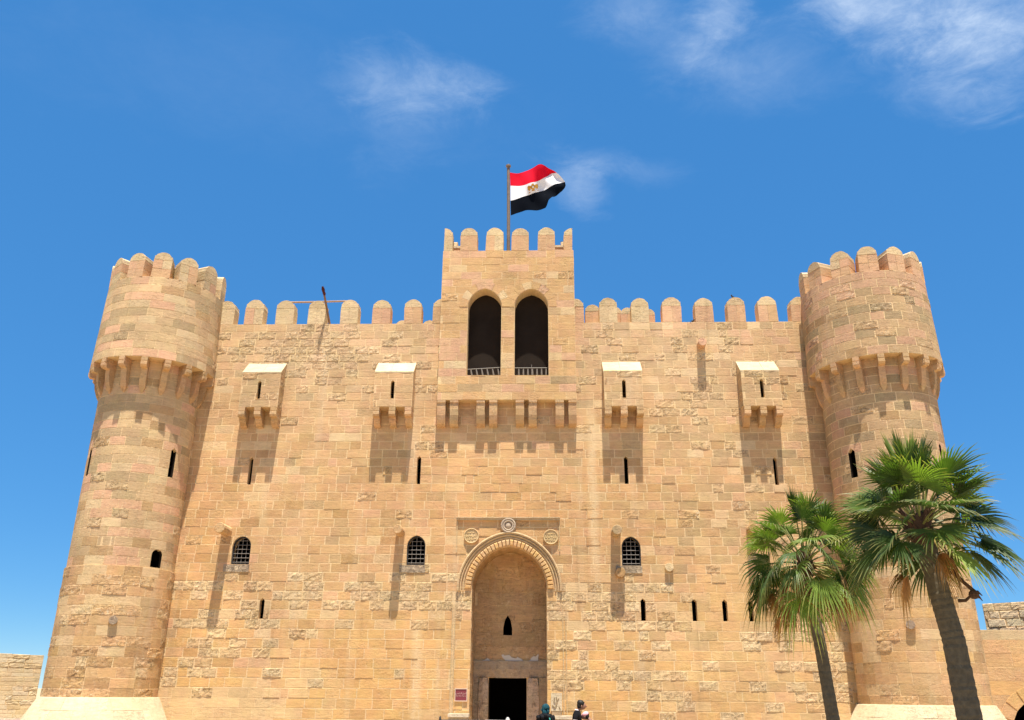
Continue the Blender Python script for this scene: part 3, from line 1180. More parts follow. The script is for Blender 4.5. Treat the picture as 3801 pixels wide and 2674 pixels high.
# ------------------------------------------------------------------ round towers
TOWERS = [
    dict(c=(-12.0, -.3), rs=1.55, rd=1.96, rt=1.87, rim=11.70, top=14.53, led=5.3, base=1.70,
         slits=[(62.6, 8.1, 9.03, .19), (-43.2, 8.05, 8.95, .16)], win=(61.5, 5.33, 5.86, .37),
         mer=[-66, -38.5, -10.5, 15.5, 42.0, 68.5, 97, -94], mtop=.92, cor=15.0, name='left'),
    dict(c=(11.7, -.65), rs=1.69, rd=2.02, rt=1.94, rim=11.53, top=14.34, led=5.3, base=1.69,
         slits=[(-56.3, 7.96, 8.86, .23), (40, 8.0, 8.9, .13)], win=None,
         mer=[-91, -65.5, -37.5, -12.2, 14.0, 40.5, 68, 96], mtop=.88, cor=6.0, name='right')]
for TWR in TOWERS:
    (uc, wc), rs, rd, rt = TWR['c'], TWR['rs'], TWR['rd'], TWR['rt']
    left = TWR['name'] == 'left'
    N = 72

    def rad(z, TWR=TWR, rs=rs, rd=rd, rt=rt):
        if z >= TWR['rim'] - 1e-4:
            return rd + (rt - rd) * (z - TWR['rim']) / (TWR['top'] - TWR['rim'])
        return rs + (.035 if z < TWR['led'] else 0)
    prof = [(rs + .035 - .004, -.4), (rs + .035 - .004, TWR['led']), (rs - .004, TWR['led']), (rs - .004, TWR['rim']), (rd - .004, TWR['rim']), (rt - .004, TWR['top'])]
    g = G()
    v = [(uc + r * sin(2 * pi * k / N), wc - r * cos(2 * pi * k / N), z) for (r, z) in prof for k in range(N)]
    f = [(i * N + k, i * N + (k + 1) % N, (i + 1) * N + (k + 1) % N, (i + 1) * N + k) for i in range(len(prof) - 1) for k in range(N)]
    f += [tuple(range(N)), tuple(range((len(prof) - 1) * N, len(prof) * N))]
    g.add(v, f)
    tw = g.build('round_tower', MORTAR)

    def spin(deg, uc=uc, wc=wc):
        return T((uc, wc, 0)) @ Matrix.Rotation(radians(deg), 4, 'Z')

    ops = [(d, slit_pts(0, wdt, a, b)) for d, a, b, wdt in TWR['slits']]
    if TWR['win']:
        d, a, b, wdt = TWR['win']
        ops.append((d, arch_pts(0, wdt / 2, a, b - .17, b, 5)))
    cg, cg2 = G(), G()
    for d, p in ops:
        q = G()
        q.prism_y(p, -rs - .5, -rs + .5)
        q.xform(spin(d))
        cg.add(q.v, q.f)
        q = G()
        q.prism_y(grow(p, .006), -rs - .5, -.5)
        q.xform(spin(d))
        cg2.add(q.v, q.f)
    c1, c2 = cg.build('cutter', MORTAR), cg2.build('cutter', MORTAR)
    boolean(tw, c1)
    q3 = G()  # chambers added behind the slits, coloured near-black as shade
    for d, p in ops:
        q = G()
        hw_ = .42 if d != TWR['slits'][-1][0] else .3
        q.box(-hw_, hw_, -rs + .13, -rs + .95, min(x[1] for x in p) - .08, max(x[1] for x in p) + .08, mat=1)
        q.xform(spin(d))
        q3.add(q.v, q.f, mat=1)
    c3 = q3.build('cutter', [MORTAR, INNER])
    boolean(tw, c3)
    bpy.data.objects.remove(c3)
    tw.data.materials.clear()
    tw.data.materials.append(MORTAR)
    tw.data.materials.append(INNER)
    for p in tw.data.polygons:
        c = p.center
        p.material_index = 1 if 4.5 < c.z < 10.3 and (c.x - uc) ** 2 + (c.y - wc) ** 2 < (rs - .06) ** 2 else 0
    tw.parent = fort
    ST = Stones()
    for (za, zb, ch) in ((TWR['base'] - .05, TWR['led'], .285), (TWR['led'], TWR['rim'], .281), (TWR['rim'], TWR['top'], .282)):
        rm = rad((za + zb) / 2)
        S0 = radians(118) * rm
        for (s0, s1, z0, z1) in courses(-S0, S0, za, zb, ch, rng, .40, .86):
            zm = (z0 + z1) / 2
            am = (s0 + s1) / 2 / rm
            if wc - rm * cos(am) > .12 and zm < WTOP - .2 and (sin(am) > 0) == left:
                continue

            def Mc(s_, z, h, zm=zm, rm=rm):
                r = rad(max(min(z, z1 - .001), z0 + .001)) + h
                return (uc + r * sin(s_ / rm), wc - r * cos(s_ / rm), z)
            x = rng.random()
            if zm > TWR['led']:
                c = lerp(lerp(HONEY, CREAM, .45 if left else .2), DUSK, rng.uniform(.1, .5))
                if x < .16:
                    c = lerp(HONEY, PINK, .85)
                elif x < .38:
                    c = lerp(DUSK, GREY, rng.random() * (.6 if left else .95))
                elif x < .48:
                    c = lerp(c, BROWN, .6)
                elif x < .54 and left:
                    c = lerp(c, CREAM, .6)
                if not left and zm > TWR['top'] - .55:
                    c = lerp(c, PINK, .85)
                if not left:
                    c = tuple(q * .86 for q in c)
                ero = rng.random() < (.08 if zm > TWR['rim'] else .03)
            else:
                c = lerp(HONEY, lerp(GOLD, DUSK, rng.random()), rng.uniform(.0, .7))
                if x < .2:
                    c = lerp(c, BROWN, .6)
                elif x < .38:
                    c = lerp(c, CREAM, .6)
                ero = rng.random() < (.34 if left else .10)
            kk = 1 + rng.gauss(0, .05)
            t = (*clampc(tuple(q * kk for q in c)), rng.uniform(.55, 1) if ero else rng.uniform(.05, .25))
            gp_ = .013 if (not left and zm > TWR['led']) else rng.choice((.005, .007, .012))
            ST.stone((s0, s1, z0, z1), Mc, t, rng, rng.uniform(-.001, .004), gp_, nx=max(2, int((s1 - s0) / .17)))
    meet = [it for it in ST.items if any(overlaps(it['rect'], [(x_ + radians(d) * rad(it['c'][1]), z_) for x_, z_ in grow(p, .05)]) for d, p in ops)]
    ids = {id(x) for x in meet}
    items += [it for it in ST.items if id(it) not in ids] + cut_stones(meet, c2)
    for c_ in (c1, c2):
        bpy.data.objects.remove(c_)
    o_ = rd - rs
    CP = [(o_ + .02, 0), (o_ + .02, -.12), (o_, -.135), (o_ + .03, -.15), (o_ + .03, -.25), (o_ - .02, -.31), (o_ * .55, -.33), (o_ * .52, -.5), (o_ * .42, -.72), (o_ * .26, -.9)]
    d = TWR['cor'] - 20.5 * 6
    while d < 125:
        dd = radians(d)
        if not (wc - rs * cos(dd) > .1 and (sin(dd) > 0) == left):
            corbel(tw, spin(d) @ T((0, -rs + .01, TWR['rim'] - .003)), CP, .19, ctint, tail=.25)
        d += 20.5
    for d in TWR['mer']:
        M = spin(d) @ T((0, -rt + .01, TWR['top'] - .004))
        merlon(tw, M, .58, TWR['mtop'] + rng.uniform(-.02, .02), .62, (.7 if left and d > 30 else .1), courses_=2)
    # battered lime-washed foot
    g = G()
    pr = [(rs + .03, TWR['base']), (rs + .105, TWR['base'] - .01), (rs + .105 + 1.70 * .52, .0)]
    v, f = [], []
    for (r, z) in pr:
        for k in range(N):
            a = 2 * pi * k / N
            jr = 0
            v.append((uc + (r + jr) * sin(a), wc - (r + jr) * cos(a), z + 0))
    f = [(i * N + k, i * N + (k + 1) % N, (i + 1) * N + (k + 1) % N, (i + 1) * N + k) for i in range(len(pr) - 1) for k in range(N)]
    g.add(v, f)
    g.build('battered_plinth', PLASTER, tw)
    SP = Stones()
    for (za, zb) in ((.02, .50), (.50, .96), (.96, 1.36), (1.36, TWR['base'] - .02)):
        rm = rs + .3
        for q in courses(-radians(125) * rm, radians(125) * rm, za, zb, zb - za, rng, .6, 1.2):
            am = (q[0] + q[1]) / 2 / rm
            if wc - rm * cos(am) > .12 and (sin(am) > 0) == left:
                continue

            def Mp(s_, z, h, rm=rm):
                rr_ = rs + .108 + max(0, TWR['base'] - .01 - z) * .52 + h + .012 * sin(s_ * 3.1 + z * 2)
                return (uc + rr_ * sin(s_ / rm), wc - rr_ * cos(s_ / rm), z)
            k_ = 1 + rng.gauss(0, .05)
            SP.stone(q, Mp, (*clampc(tuple(x * k_ for x in lerp((.55, .44, .28), (.56, .42, .25), rng.random()))), rng.uniform(.1, .45)), rng, rng.uniform(0, .006), .003, nx=5, nz=2)
    items += SP.items
    # ends of old columns built in as ties
    ties = ((-76, .95, .17, .75), (21, .93, .16, .55), (25.5, 3.75, .12, .09)) if left else ((-23.5, 3.72, .12, .08), (-52, .9, .15, .5))
    for (d, z, r, out) in ties:
        g = G()
        a = radians(d)
        e = rs + .04 if z > 2 else rs + .45
        g.tube([(uc + (e - .2) * sin(a), wc - (e - .2) * cos(a), z), (uc + (e + out * .98) * sin(a), wc - (e + out * .98) * cos(a), z), (uc + (e + out) * sin(a), wc - (e + out) * cos(a), z)], [r, r, r * .9], 14, (.33, .245, .17, .5))
        g.build('column_end', STONE, tw)

# column ends along the wall, casting long shadows
for (u, z, r, out, c) in ((-8.98, 6.60, .165, .68, HONEY), (-3.46, 6.58, .14, .60, HONEY), (3.28, 6.58, .15, .58, DUSK), (3.36, 5.34, .15, .30, BROWN),
                          (4.87, 5.52, .13, .12, CREAM), (6.36, 12.86, .14, .36, PINK), (7.46, 6.66, .14, .4, BROWN)):
    g = G()
    g.tube([(u, .2, z), (u, -out * .97, z), (u, -out, z)], [r, r, r * .92], 14, (*c, .4))
    g.build('column_end', STONE, fort)

# ------------------------------------------------------------------ grated windows
for (u, a, z0, zs, za) in WINS:
    g = G()
    pin = arch_pts(u, a - .035, z0 + .03, zs, za - .04, 6)
    pout = arch_pts(u, a + .002, z0 - .002, zs, za + .002, 6)
    n = len(pin)
    v = [(p[0], .07, p[1]) for p in pout] + [(p[0], .07, p[1]) for p in pin] + [(p[0], .16, p[1]) for p in pout] + [(p[0], .16, p[1]) for p in pin]
    f = []
    for k in range(n):
        k2 = (k + 1) % n
        f += [(k, k2, n + k2, n + k), (n + k, n + k2, 3 * n + k2, 3 * n + k), (2 * n + k, 3 * n + k, 3 * n + k2, 2 * n + k2)]
    g.add(v, f)
    wf = g.build('window', IRON, fort)
    g = G()
    rows = [z0 + .075 + q * .133 for q in range(6)]
    cols = [u - .135, u, u + .135]
    for x in cols:
        zt = min(za - .05, za - .04 - abs(x - u) * .95)
        g.tube([(x, .10, z0 + .02), (x, .10, zt)], .010, 6)
    for z in rows:
        e = a - .03 if z < zs else max(.05, (a - .02) * (1 - ((z - zs) / (za - zs)) ** 1.6))
        g.tube([(u - e, .095, z), (u + e, .095, z)], .010, 6)
        for x in cols:
            if abs(x - u) < e:
                g.ball((x, .092, z), .021, 6, 4)
    g.build('grille', GRILLE, wf)
    g = G()
    g.prism_y([(u - a - .2, z0 - .23), (u + a + .02, z0 - .23), (u + a + .02, z0 - .01), (u - a - .2, z0 - .01)], -.022, .05, (.33, .25, .17, .9))
    g.build('sill', STONE, wf)

# ------------------------------------------------------------------ gate
port = G()
uc = ARCH['uc']
# flat ring behind the mouldings
Lo, Li = arch_line(uc, 1.58, 4.87, 6.575, 16), arch_line(uc, 1.15, 4.87, 6.155, 16)
for k in range(len(Lo) - 1):
    port.prism_y([Lo[k], Li[k], Li[k + 1], Lo[k + 1]], -.012, .1, (.47, .315, .16, .2))
arch = port.build('gate_arch', STONE, fort)
for (a, za, r, y) in ((1.575, 6.575, .040, -.055), (1.50, 6.50, .028, -.035), (1.415, 6.42, .022, -.02)):
    g = G()
    pts = [(p[0], y, p[1]) for p in arch_line(uc, a, 4.86, za, 18)]
    g.tube([(pts[0][0], y, 4.80)] + pts + [(pts[-1][0], y, 4.80)], r, 8, (.52, .37, .20, .25))
    g.build('arch_moulding', STONE, arch)
nV = 17
Lo, Li = arch_line(uc, 1.37, 4.87, 6.375, nV), arch_line(uc, 1.152, 4.87, 6.157, nV)
for k in range(len(Lo) - 1):
    q = [Vector((p[0], 0, p[1])) for p in (Lo[k], Li[k], Li[k + 1], Lo[k + 1])]
    c = sum(q, Vector()) / 4
    q = [c + (p - c) * .86 for p in q]
    g = G()
    v = [p + Vector((0, .05, 0)) for p in q] + [p + Vector((0, -.045, 0)) for p in q] + [c + (p - c) * .72 + Vector((0, -.075, 0)) for p in q]
    f = [(0, 1, 5, 4), (1, 2, 6, 5), (2, 3, 7, 6), (3, 0, 4, 7), (4, 5, 9, 8), (5, 6, 10, 9), (6, 7, 11, 10), (7, 4, 8, 11), (8, 9, 10, 11), (3, 2, 1, 0)]
    g.add(v, f, (*lerp(HONEY, GOLD, rng.random()), .15))
    g.build('cushion_stone', STONE, arch)
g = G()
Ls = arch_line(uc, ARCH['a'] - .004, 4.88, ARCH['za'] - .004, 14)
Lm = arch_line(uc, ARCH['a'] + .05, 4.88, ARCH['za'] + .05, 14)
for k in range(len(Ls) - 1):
    t = (*lerp(BROWN, HONEY, rng.random() * .5), .4)  # underside of the arch browned so it reads as shade
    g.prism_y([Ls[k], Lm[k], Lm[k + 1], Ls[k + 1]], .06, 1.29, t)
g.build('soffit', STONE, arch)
# square label moulding round the arch, and the ring knot at its crown
lab = []
for (x0, y0, x1, y1) in ((-1.70, 6.99, 1.55, 6.99), (-1.68, 6.99, -1.68, 5.95), (1.53, 6.99, 1.53, 6.0), (-1.74, 4.45, -1.74, 1.0), (-1.66, 4.45, -1.66, 1.0), (1.60, 4.45, 1.60, 1.0), (1.69, 4.45, 1.69, 1.0)):
    g = G()
    hz = y0 == y1
    wdt = .035 if hz else .016
    out = .068 if hz else .03
    if hz:
        g.box(x0, x1, -out, .04, y0 - wdt, y0 + wdt, (.52, .37, .2, .3))
        g.box(x0, x1, -out - .02, .04, y0 + wdt, y0 + wdt + .03, (.56, .41, .24, .3))
    else:
        g.box(x0 - wdt, x0 + wdt, -out, .04, y1, y0 - .05, (.52, .37, .2, .3))
    g.build('label_moulding', STONE, arch)
g = G()
for (r, t, y) in ((.205, .034, -.07), (.145, .028, -.07)):
    g.tube([(-.07 + r * cos(q), y, 6.79 + r * sin(q)) for q in [2 * pi * k / 28 for k in range(29)]], t, 8, (.42, .33, .24, .3), cap=False)
g.prism_y([(-.07 + .24 * cos(2 * pi * k / 20), 6.79 + .24 * sin(2 * pi * k / 20)) for k in range(20)], -.05, .05, (.40, .31, .22, .3))
g.ball((-.07, -.05, 6.79), .10, 14, 8, (1, .4, 1), tint=(.42, .33, .24, .3))
g.build('ring_knot', STONE, arch)
for (x, z) in ((-1.22, 6.47), (1.26, 6.44)):
    g = G()
    R_ = .235
    circ_ = [(x + R_ * cos(2 * pi * k / 32), z + R_ * sin(2 * pi * k / 32)) for k in range(32)]
    g.prism_y(circ_, -.055, .05, (.52, .37, .185, .2))
    g.tube([(x + (R_ - .015) * cos(2 * pi * k / 32), -.058, z + (R_ - .015) * sin(2 * pi * k / 32)) for k in range(33)], .018, 6, (.55, .40, .21, .2), cap=False)
    rd_ = g.build('roundel', STONE, arch)
    g = G()
    for row in range(3):
        zz = z + .10 - row * .10
        half = sqrt(max(.002, (R_ - .05) ** 2 - (zz - z) ** 2))
        q = -half
        while q < half - .03:
            L = rng.uniform(.04, .09)
            zz2 = zz + rng.uniform(-.02, .02)
            g.tube([(x + q, -.056, zz2), (x + q + L * .5, -.062, zz2 - .025), (x + min(q + L, half), -.058, zz2 + rng.uniform(-.01, .02))], .007, 5, (.54, .39, .2, .2))
            if rng.random() < .5:
                g.tube([(x + q + L * .6, -.058, zz2 - .01), (x + q + L * .6, -.058, zz2 + .06)], .009, 5, (.54, .39, .2, .2))
            q += L + .015
    g.build('carved_lettering', STONE, rd_)

# the shaded back of the gate niche: big blocks, panel, lintel, jambs
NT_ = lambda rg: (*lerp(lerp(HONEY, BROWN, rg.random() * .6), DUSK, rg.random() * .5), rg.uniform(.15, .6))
SN = Stones()
rr = courses(-1.15, 1.10, .03, 6.1, .40, rng, .5, 1.1)
rr = minus(rr, (-1.16, 1.12, .0, 2.83))
rr = minus(rr, (-.882, .662, 3.988, 4.472))
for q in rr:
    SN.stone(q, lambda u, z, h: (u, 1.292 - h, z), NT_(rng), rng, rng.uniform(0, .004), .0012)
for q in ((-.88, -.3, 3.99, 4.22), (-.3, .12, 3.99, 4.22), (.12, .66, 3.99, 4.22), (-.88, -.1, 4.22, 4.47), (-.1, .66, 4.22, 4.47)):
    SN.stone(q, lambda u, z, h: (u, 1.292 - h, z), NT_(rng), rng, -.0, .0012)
# keep only what lies inside the arch and clear of the slit
Ak = arch_pts(ARCH['uc'], ARCH['a'] - .004, .02, ARCH['zs'], ARCH['za'] - .004, 14)


def inside(p, poly):
    c = False
    for i in range(len(poly)):
        (x0, y0), (x1, y1) = poly[i], poly[i - 1]
        if (y0 > p[1]) != (y1 > p[1]) and p[0] < (x1 - x0) * (p[1] - y0) / (y1 - y0) + x0:
            c = not c
    return c


keep = []
for it in SN.items:
    r = it['rect']
    if all(inside(p, Ak) for p in ((r[0] + .02, r[3] - .02), (r[1] - .02, r[3] - .02), (r[0] + .02, r[2] + .02), (r[1] - .02, r[2] + .02))):
        keep.append(it)
    elif any(inside(p, Ak) for p in ((r[0] + .05, r[2] + .05), (r[1] - .05, r[2] + .05))) and r[2] > 4.6:
        keep.append(it)
cg = G()
cg.prism_y(grow([(-.25, 3.59), (.03, 3.59), (.03, 3.8), (-.02, 4.05), (-.11, 4.19), (-.20, 4.05), (-.25, 3.8)], .004), 1, 2)
c1 = cg.build('cutter', MORTAR)
slp = [(-.25, 3.59), (.03, 4.19)]
meet = [it for it in keep if overlaps(it['rect'], slp)]
ids = {id(x) for x in meet}
items += [it for it in keep if id(it) not in ids] + cut_stones(meet, c1)
bpy.data.objects.remove(c1)
# jambs of the recess: stones on the two sides
SJ = Stones()
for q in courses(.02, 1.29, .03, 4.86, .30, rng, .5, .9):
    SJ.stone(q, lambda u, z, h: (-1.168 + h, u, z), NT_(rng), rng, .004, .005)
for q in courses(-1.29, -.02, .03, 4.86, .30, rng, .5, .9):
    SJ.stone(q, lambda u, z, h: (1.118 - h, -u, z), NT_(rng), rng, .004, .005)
items += SJ.items
g = G()
v = []
for i in range(17):
    x = -1.155 + 2.26 * i / 16
    sag = .05 * sin(pi * i / 16) + rng.uniform(-.008, .008)
    v += [(x, 1.22 + rng.uniform(-.012, .012), 2.82), (x, 1.20 + rng.uniform(-.014, .014), 2.58), (x, 1.22 + .04 * abs(sin(i * 1.3)), 2.345 - (.02 if 4 < i < 12 else 0)), (x, 1.42, 2.345 - (.02 if 4 < i < 12 else 0)), (x, 1.42, 2.82)]
f = [(i * 5 + a, (i + 1) * 5 + a, (i + 1) * 5 + (a + 1) % 5, i * 5 + (a + 1) % 5) for i in range(16) for a in range(5)]
f += [(0, 1, 2, 3, 4), tuple(80 + a for a in (4, 3, 2, 1, 0))]
g.add(v, f, (.43, .32, .21, .35))
g.build('lintel', STONE, fort)
for (x0, x1) in ((-1.0, -.685), (.495, .87)):
    g = G()
    nz = 9
    v = []
    for i in range(nz + 1):
        z = .02 + (2.33 - .02) * i / nz
        j = lambda s=.02: rng.uniform(-s, s)
        rnd_ = .05 if i == nz else 0
        v += [(x0 + abs(j(.012)) + rnd_, 1.31, z), (x0 + abs(j(.012)) + rnd_, 1.20 + j(), z), ((x0 + x1) / 2, 1.16 + j(.03), z), (x1 - abs(j(.01)) - rnd_, 1.19 + j(), z), (x1 - .001 - rnd_ * .5, 1.31, z)]
    f = [(i * 5 + a, i * 5 + (a + 1) % 5, (i + 1) * 5 + (a + 1) % 5, (i + 1) * 5 + a) for i in range(nz) for a in range(5)]
    f += [(4, 3, 2, 1, 0), tuple(nz * 5 + a for a in range(5))]
    g.add(v, f, (.56, .42, .29, .8))
    g.build('door_jamb', STONE, fort)
g = G()
g.box(-1.16, -1.005, 1.22, 1.31, .02, 2.34, (.36, .27, .18, .6))
g.build('side_pier', STONE, fort)
g = G()
g.box(.875, 1.11, 1.20, 1.31, .02, 2.34, (.40, .285, .17, .3))
g.build('side_pier', STONE, fort)
# remains of white plaster over the lintel
g = G()
for pts in ([(-.9, 2.825), (-.66, 2.825), (-.68, 2.88), (-.74, 2.90), (-.82, 2.85)],
            [(-.30, 2.99), (-.24, 3.02), (-.20, 2.98), (-.05, 3.0), (.02, 2.93), (.16, 2.90), (.2, 2.94), (.30, 2.90), (.37, 2.86), (.37, 2.825), (-.17, 2.825), (-.2, 2.87), (-.26, 2.92)],
            [(.56, 2.825), (.85, 2.825), (.85, 2.93), (.87, 3.02), (.82, 3.02), (.78, 2.96), (.70, 2.97), (.62, 2.91), (.6, 2.86)]):
    g.prism_y(pts, 1.262, 1.30)
g.build('plaster_patch', plain('white_plaster', (.62, .56, .47), .9, .1, .08, 8), fort)

emit_stones(items, fort, 300)

# ------------------------------------------------------------------ things beside the gate
pl = empty('sign', FORT @ T((-1.415, -.02, 1.835)), 'small maroon sign in a pale frame beside the gate', 'sign')
g = G()
g.box(-.165, .165, -.012, .012, -.155, .155)
g.build('sign_panel', SIGN_RED, pl)
g = G()
for b_ in ((-.185, .185, -.022, .016, .155, .178), (-.185, .185, -.022, .016, -.178, -.155), (-.185, -.165, -.022, .016, -.155, .155), (.165, .185, -.022, .016, -.155, .155)):
    g.box(*b_)
g.build('sign_frame', SIGN_FRAME, pl)


def lettering(txt, size, x, z, parent, name='lettering'):
    cu = bpy.data.curves.new(name, 'FONT')
    cu.body = txt
    cu.size = size
    cu.align_x = 'CENTER'
    cu.align_y = 'CENTER'
    cu.extrude = .001
    cu.resolution_u = 2
    o = bpy.data.objects.new('tmp', cu)
    COL.objects.link(o)
    dg = bpy.context.evaluated_depsgraph_get()
    me = bpy.data.meshes.new_from_object(o.evaluated_get(dg))
    bpy.data.objects.remove(o)
    bpy.data.curves.remove(cu)
    me.materials.clear()
    me.materials.append(SIGN_TEXT)
    o = bpy.data.objects.new(name, me)
    COL.objects.link(o)
    o.parent = parent
    o.matrix_local = T((x, -.0145, z)) @ Matrix.Rotation(pi / 2, 4, 'X')
    return o


arab = ''.join(chr(c) for c in (0xFE8D, 0xFEDF, 0xFE92, 0xFEAE, 0xFE9D, 0x20, 0xFE8D, 0xFEDF, 0xFEAE, 0xFE8B, 0xFEF4, 0xFEB4, 0xFEF2))
lettering(arab[::-1], .062, 0, .045, pl)
lettering('The Main Tower', .044, 0, -.03, pl)

# ledges (stone benches) at the foot of the gate, a carved slab, a pale block
for (x0, x1, zt, lab) in ((-1.72, -1.16, 1.33, 'low stone bench left of the gate, its top brightly sunlit'), (1.13, 1.80, 1.30, 'low stone bench right of the gate, below the carved slab')):
    b = empty('stone_bench', FORT @ T(((x0 + x1) / 2, -.25, 0)), lab, 'bench', 'stone benches flanking the gate')
    hw = (x1 - x0) / 2
    g = G()
    g.box(-hw, hw, -.22, .21, 0, zt - .09, (.52, .39, .24, .3))
    g.build('bench_body', STONE, b)
    g = G()
    g.box(-hw - .02, hw + .02, -.26, .21, zt - .088, zt, (.62, .51, .36, .3))
    g.build('seat_slab', STONE, b)
sb = empty('carved_slab', FORT @ T((1.385, -.012, 1.66)), 'upright pale carved slab with worn relief, right of the gate', 'relief')
g = G()
g.box(-.16, .16, -.02, .02, -.24, .25, (.58, .47, .31, .25))
g.build('slab', STONE, sb)
g = G()
for (p, r) in (([(-.06, .12), (-.08, .0), (-.03, -.02)], .016), ([(.0, .14), (.01, .02), (-.02, -.12)], .018), ([(.07, .1), (.03, .06), (.02, -.02)], .014), ([(-.13, -.08), (-.08, -.13), (-.03, -.15)], .018), ([(.07, -.12), (.1, -.17), (.1, -.22)], .014)):
    g.tube([(a, -.022, b_) for a, b_ in p], r, 6, (.30, .225, .13, .5))
g.build('worn_relief', STONE, sb)
g = G()
g.box(-.14, .14, -.26, .0, -.36, -.26, (.33, .235, .14, .3))
g.build('slab_foot', STONE, sb)

# ------------------------------------------------------------------ flag pole and flag
fp = empty('flagpole', FORT @ T((-.17, .32, 15.6)), 'tall weathered flagpole rising behind the gate turret battlements', 'flagpole')
g = G()
g.tube([(0, 0, 0), (-.01, 0, 2.3), (-.035, 0, 4.64)], [.068, .062, .055], 14)
g.build('shaft', POLE, fp)
g = G()
g.tube([(-.036, 0, 4.62), (-.036, 0, 4.645), (-.036, 0, 4.70), (-.036, 0, 4.73)], [.05, .095, .095, .06], 14)
g.build('pole_cap', POLE, fp)


def flag_uv(px, py):
    """photo pixel on the flag's plane -> fortress x, z (plane .32 m behind the wall face)"""
    d = fwd + r2 * ((px - 1900.5) / 3184) - u2 * ((py - 1337) / 3184)
    nrm = Vector((sin(YAW), cos(YAW), 0))
    tt = (27 * cos(YAW) + .32) / d.dot(nrm)
    p = FORT.inverted() @ (d * tt + Vector((0, 0, CAM_Z)))
    return p.x, p.z


def along(pts, n):
    pts = [Vector(p) for p in pts]
    L = [0]
    for a, b in zip(pts, pts[1:]):
        L.append(L[-1] + (b - a).length)
    out = []
    for i in range(n + 1):
        s_ = L[-1] * i / n
        k = 0
        while k < len(pts) - 2 and L[k + 1] < s_:
            k += 1
        t_ = (s_ - L[k]) / max(1e-9, L[k + 1] - L[k])
        out.append(pts[k].lerp(pts[k + 1], t_))
    return out


C_ = [[(285, 410), (380, 425), (480, 430), (600, 405), (710, 370), (830, 333), (920, 315), (1000, 288), (1080, 278), (1160, 285), (1290, 328), (1400, 370), (1470, 405), (1520, 440)],
      [(300, 740), (400, 745), (520, 750), (680, 745), (770, 728), (850, 705), (930, 678), (1000, 640), (1080, 590), (1150, 540), (1220, 480), (1290, 415), (1340, 405), (1450, 495)],
      [(302, 1115), (400, 1098), (500, 1075), (600, 1045), (680, 1018), (780, 985), (850, 950), (940, 915), (1000, 890), (1080, 850), (1170, 810), (1280, 778), (1420, 768), (1520, 765), (1600, 748), (1660, 735)],
      [(310, 1485), (380, 1465), (450, 1440), (560, 1410), (700, 1362), (820, 1352), (950, 1343), (1080, 1315), (1190, 1292), (1225, 1230), (1250, 1150), (1310, 1095), (1350, 1072), (1410, 1080), (1460, 1055), (1520, 1010), (1600, 960), (1655, 880), (1680, 770)]]
NF = 30
lines = []
for c in C_:
    lines.append([flag_uv(1850 + x / 6.73, 580 + y / 6.73) for x, y in along([(a, b, 0) for a, b in c], NF) for x, y in [(x, y)]] if False else [flag_uv(1850 + p.x / 6.73, 580 + p.y / 6.73) for p in along([(a, b, 0) for a, b in c], NF)])


def flag_y(i, vv):
    s_ = i / NF
    return .32 + s_ * (.20 * sin(s_ * 8.2 + vv * 1.5) + .06 * sin(s_ * 19 - vv * 2.2)) - .10 * s_


def flag_pt(i, vv):
    k = min(2, int(vv))
    t_ = vv - k
    a, b = lines[k][i], lines[k + 1][i]
    return Vector((a[0] + (b[0] - a[0]) * t_, flag_y(i, vv), a[1] + (b[1] - a[1]) * t_))


fl = empty('flag', FORT, 'red, white and black flag with a gold eagle, flying from the pole', 'flag')
for k, (nm, mt) in enumerate((('red_stripe', F_RED), ('white_stripe', F_WHITE), ('black_stripe', F_BLACK))):
    g = G()
    nv = 8
    v = [flag_pt(i, k + j / nv if j < nv else k + .9999) for i in range(NF + 1) for j in range(nv + 1)]
    f = [(i * (nv + 1) + j, (i + 1) * (nv + 1) + j, (i + 1) * (nv + 1) + j + 1, i * (nv + 1) + j + 1) for i in range(NF) for j in range(nv)]
    g.add(v, f)
    o = g.build(nm, mt, fl, smooth=True, recalc=False)
    if k == 1:
        white = o
# eagle: body, spread wings, head, scroll under the feet
g = G()


def on_flag(a, b, off):
    i = max(0, min(NF - 1, a * NF))
    i0 = int(i)
    p = flag_pt(i0, 1 + b).lerp(flag_pt(i0 + 1, 1 + b), i - i0)
    return p + Vector((0, -off, 0))


for poly in ([(-.05, .30), (.05, .30), (.075, .45), (.06, .62), (.0, .74), (-.06, .62), (-.075, .45)],
             [(-.06, .33), (-.13, .22), (-.17, .30), (-.165, .50), (-.13, .70), (-.09, .64), (-.075, .46)],
             [(.06, .33), (.13, .22), (.17, .30), (.165, .50), (.13, .70), (.09, .64), (.075, .46)],
             [(-.03, .30), (-.035, .20), (.0, .14), (.05, .17), (.03, .22), (.035, .30)],
             [(-.13, .80), (.13, .80), (.15, .88), (-.15, .88)], [(-.04, .72), (.04, .72), (.05, .81), (-.05, .81)]):
    n = len(poly)
    v = [on_flag(.43 + x * .62, y, .012) for x, y in poly] + [on_flag(.43 + x * .62, y, -.004) for x, y in poly]
    g.add(v, [tuple(range(n)), tuple(range(2 * n - 1, n - 1, -1))] + [(i, (i + 1) % n, n + (i + 1) % n, n + i) for i in range(n)])
g.build('eagle_emblem', F_GOLD, white)

